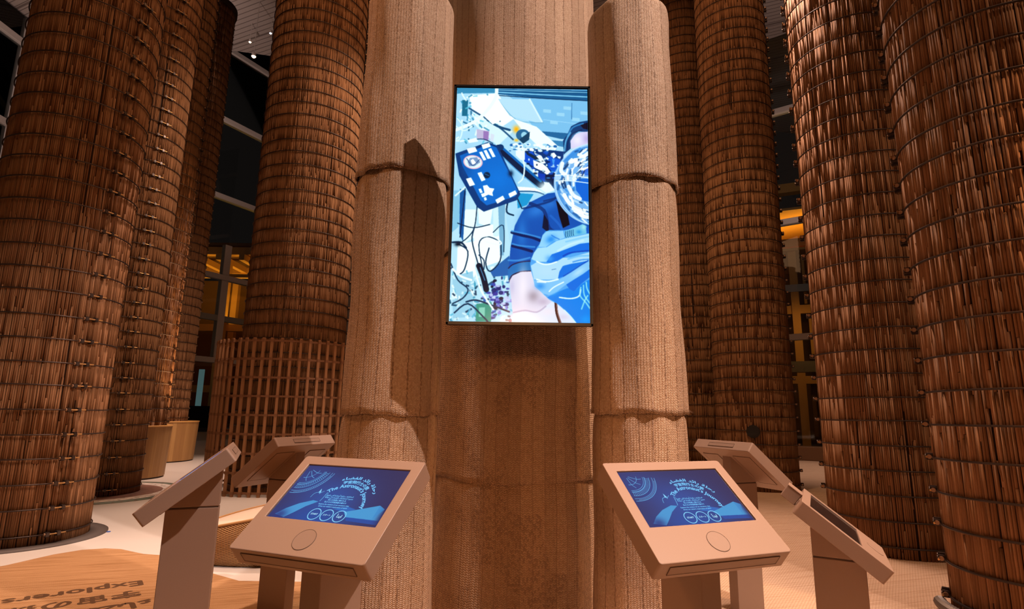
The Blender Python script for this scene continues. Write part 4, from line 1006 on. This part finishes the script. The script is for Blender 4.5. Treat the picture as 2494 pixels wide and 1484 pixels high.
# ------------------------------------------------------------------ wicker lounge seat
def lounge():
    root = thing('wicker_seat', 'low wicker seat with pale sloping top behind the left kiosks', 'seat', (-2.53, 6.26, 0.005), R_(-6))
    n = 64
    def outline(t, a=0.62, b=0.72):
        c, s = math.cos(t), math.sin(t); e = 0.7
        return (a * math.copysign(abs(c) ** e, c), b * math.copysign(abs(s) ** e, s))
    def top(x, y): return 0.385 + 0.20 * x + 0.02 * y
    rows = [(0.90, 0.0), (0.93, 0.03), (0.99, 0.12), (1.03, 0.24), (1.04, 0.32), (1.01, None)]
    V, F, UV = [], [], []
    for k, z in rows:
        for i in range(n + 1):
            t = 2 * math.pi * i / n; x, y = outline(t); x *= k; y *= k
            zz = top(x, y) if z is None else z / 0.36 * (top(x, y) - 0.02)
            V.append((x, y, zz)); UV.append((t * 0.68, zz))
    m = n + 1
    for r in range(len(rows) - 1):
        for i in range(n): F.append((r * m + i, r * m + i + 1, (r + 1) * m + i + 1, (r + 1) * m + i))
    o = mesh_obj('woven_body', V, F, M['wicker'], root, True); u = o.data.uv_layers.new(name='UVMap')
    idx = np.zeros(len(o.data.loops), dtype=np.int32); o.data.loops.foreach_get('vertex_index', idx); u.data.foreach_set('uv', np.array(UV)[idx].ravel())
    V, F = [], []
    for k, dz in ((1.0, 0.0), (0.98, 0.012), (0.6, 0.014), (0.0, 0.014)):
        for i in range(n):
            t = 2 * math.pi * i / n; x, y = outline(t); x *= k; y *= k; V.append((x, y, top(x, y) + dz))
    for r in range(3):
        for i in range(n): F.append((r * n + i, r * n + (i + 1) % n, (r + 1) * n + (i + 1) % n, (r + 1) * n + i))
    mesh_obj('seat_pad', V, F, M['cushion'], root, True)
    V, F = [], []; kk = 8
    for i in range(n):
        t = 2 * math.pi * i / n; x, y = outline(t); nx, ny = math.cos(t), math.sin(t)
        for j in range(kk):
            q = 2 * math.pi * j / kk; V.append((x * 1.0 + nx * 0.014 * math.cos(q), y * 1.0 + ny * 0.014 * math.cos(q), top(x, y) + 0.014 + 0.014 * math.sin(q)))
    for i in range(n):
        for j in range(kk): F.append((i * kk + j, ((i + 1) % n) * kk + j, ((i + 1) % n) * kk + (j + 1) % kk, i * kk + (j + 1) % kk))
    mesh_obj('braided_rim', V, F, M['wicker'], root, True)
lounge()

# ------------------------------------------------------------------ small things
mb = MB(); mb.cyl((0, 0, 0), (0, 0, 0.006), 0.022, 16); o = mb.build('floor_marker', M['blue']); o.location = (-4.71, 7.02, 0)
tag(o, 'small blue round marker on the white floor beside the leftmost column', 'marker')
# ribbed conduit at the foot of the nearest column
mb = MB(); R0 = 0.75; pts = []
for k in range(60):
    t = math.radians(150 + 75 * k / 59); pts.append(Vector((R0 * math.cos(t), R0 * math.sin(t), 0.045 + 0.012)))
V, F = [], []; kk = 10
for i, p in enumerate(pts):
    rr = 0.045 * (1.0 if i % 2 else 0.80); nrm = Vector((p.x, p.y, 0)).normalized()
    for j in range(kk):
        q = 2 * math.pi * j / kk; V.append(p + nrm * rr * math.cos(q) + Vector((0, 0, rr * math.sin(q))))
for i in range(len(pts) - 1):
    for j in range(kk): F.append((i * kk + j, (i + 1) * kk + j, (i + 1) * kk + (j + 1) % kk, i * kk + (j + 1) % kk))
o = mesh_obj('ribbed_conduit', V, F, M['grey_metal']); o.location = (4.002, 4.337, 0.005)
tag(o, 'grey ribbed conduit curling round the foot of the nearest right column', 'conduit')

def ceiling_spot(label, loc, m, r, zc):
    root = thing('ceiling_spotlight', label, 'spotlight', loc, 0, 'ceiling spotlights')
    mb = MB(); mb.cyl((0, 0, 0), (0, 0, 0.12), r * 0.95, 16); mb.build('canister', M['white_metal'], root)
    mb = MB(); mb.lathe([(0.0, -r * 0.75), (r * 0.5, -r * 0.65), (r * 0.85, -r * 0.3), (r, 0.0), (0, 0.0)], 20); mb.build('bulb', m, root)
    mb = MB(); mb.cyl((0, 0, 0.12), (0, 0, zc - loc[2]), 0.012, 8); mb.build('stem', M['white_metal'], root)
ceiling_spot('lowest warm spotlight, seen against the dark glass under the ceiling', (-10.31, 20.0, 15.05), M['bulb'], 0.085, cz)
ceiling_spot('pinkish spotlight on the ceiling, upper left of the warm one', (-11.2, 21.3, 16.60), M['bulb'], 0.055, cz)
ceiling_spot('small white spotlight on the ceiling beside the lattice column', (-10.3, 21.15, 16.92), M['bulb_white'], 0.05, cz)

# ------------------------------------------------------------------ lit timber structure outside the glass
def timber_frame(name, label, loc, rz):
    return thing(name, label, 'timber structure', loc, rz)
def part(root, name, m, boxes, mats=None):
    for c, d in boxes: mb = MB(); mb.box(c, d); mb.build(name, m, root)
L = timber_frame('timber_structure', 'orange lit timber posts and beams beyond the left glazing', (-19.0, 36.0, 0), 0)
part(L, 'beam', M['timber'], [((0, 0, 11.55), (11, 0.5, 0.5)), ((0, 3.0, 10.95), (11, 0.5, 0.45)), ((0, -0.6, 9.75), (11, 0.35, 0.22)), ((0, 1.0, 6.6), (11, 0.4, 0.45)), ((0, 1.0, 2.6), (11, 0.4, 0.45))])
part(L, 'joist', M['timber'], [((k * 1.5 - 4.5, 1.4, 11.0), (0.34, 4.4, 0.4)) for k in range(7)])
part(L, 'post', M['timber'], [((0.28, 0.0, 5.5), (0.42, 0.42, 11.0)), ((-3.3, 0.0, 5.5), (0.42, 0.42, 11.0)), ((4.0, 0.0, 5.5), (0.42, 0.42, 11.0)), ((-1.5, 5.0, 5.5), (0.42, 0.42, 11.0)), ((2.0, 5.0, 5.5), (0.42, 0.42, 11.0))])
part(L, 'deck', M['timber_dark'], [((0, 3.0, 12.0), (11, 6.5, 0.2)), ((0, 6.5, 5.5), (11, 0.2, 11))])
part(L, 'base_wall', M['black'], [((-0.3, -1.5, 0.7), (3.2, 0.3, 1.6))])
M['cyan'] = emit('lit_pane', (0.14, 0.25, 0.25), 0.5)
part(L, 'lit_panel', M['cyan'], [((0.12, -1.4, 2.6), (0.32, 0.08, 2.2)), ((-0.9, -1.3, 3.75), (0.7, 0.08, 0.3))])
part(L, 'lamp', M['bulb'], [((-0.75, -1.0, 6.35), (0.09, 0.09, 0.09)), ((0.30, -0.4, 7.05), (0.10, 0.09, 0.10))])
part(L, 'lamp', M['bulb_white'], [((-0.82, -1.7, 2.35), (0.10, 0.09, 0.10))])
Rr = timber_frame('timber_structure', 'orange lit timber frames and doors beyond the right glazing', (13.4, 26.0, 0), R_(-25))
part(Rr, 'beam', M['timber'], [((0, 0, 12.3), (7, 0.5, 0.45)), ((0, 2.0, 11.75), (7, 0.5, 0.4)), ((0, 0.4, 9.65), (7, 0.4, 0.4)), ((0, 0.2, 6.35), (7, 0.3, 0.40)), ((0, 0.1, 3.05), (7, 0.3, 0.35))])
part(Rr, 'soffit', M['timber'], [((0, 2.2, 11.2), (7, 5.0, 0.12)), ((0, 2.2, 9.2), (7, 5.0, 0.12))])
part(Rr, 'post', M['timber'], [((-0.05, 0.1, 4.6), (0.34, 0.34, 9.2)), ((-2.6, 0.1, 4.6), (0.34, 0.34, 9.2)), ((2.6, 0.1, 4.6), (0.34, 0.34, 9.2)), ((0.55, 0.6, 5.0), (0.16, 0.2, 1.9)), ((0.85, 0.7, 7.9), (0.16, 0.2, 2.4)), ((0.42, 0.7, 7.9), (0.12, 0.2, 2.4))])
part(Rr, 'door_frame', M['timber_dark'], [((0.40, 0.5, 1.75), (0.16, 0.2, 2.5)), ((1.0, 0.5, 2.92), (1.2, 0.2, 0.16)), ((0.66, 0.8, 1.6), (0.12, 0.2, 2.2)), ((1.0, 0.8, 2.64), (0.8, 0.2, 0.12))])
part(Rr, 'rail', M['grey_metal'], [((0, 0.0, 7.35), (7, 0.2, 0.35)), ((0, 0.0, 3.65), (7, 0.2, 0.5))])
part(Rr, 'back_wall', M['timber_dark'], [((0, 4.8, 6), (7, 0.2, 12))])
d1 = area('outside_light', (-19.0, 37.5, 7.0), (-19.0, 37.6, 11), 420, (1.0, 0.50, 0.06), 8, 3)
d2 = area('outside_light', (14.2, 27.6, 9.9), (14.3, 27.7, 12), 160, (1.0, 0.50, 0.06), 5, 2.5)
spot('outside_wash', (12.6, 23.4, 6.0), (13.8, 27.0, 3.5), 110, (1.0, 0.45, 0.10), 120, 0.2, 0.9)
spot('outside_wash', (-17.5, 32.0, 6.5), (-19.0, 37.0, 7.0), 70, (1.0, 0.42, 0.08), 120, 0.2, 0.9)
mb = MB(); mb.box((0, 0, 0.22), (4.2, 0.7, 0.44)); o = bevel(mb.build('low_bench', M['timber_dark']), 0.02); o.location = (10.3, 19.0, 0.005); o.rotation_euler.z = R_(-26)
tag(o, 'low dark bench on the floor far right, in front of the glazing', 'bench')
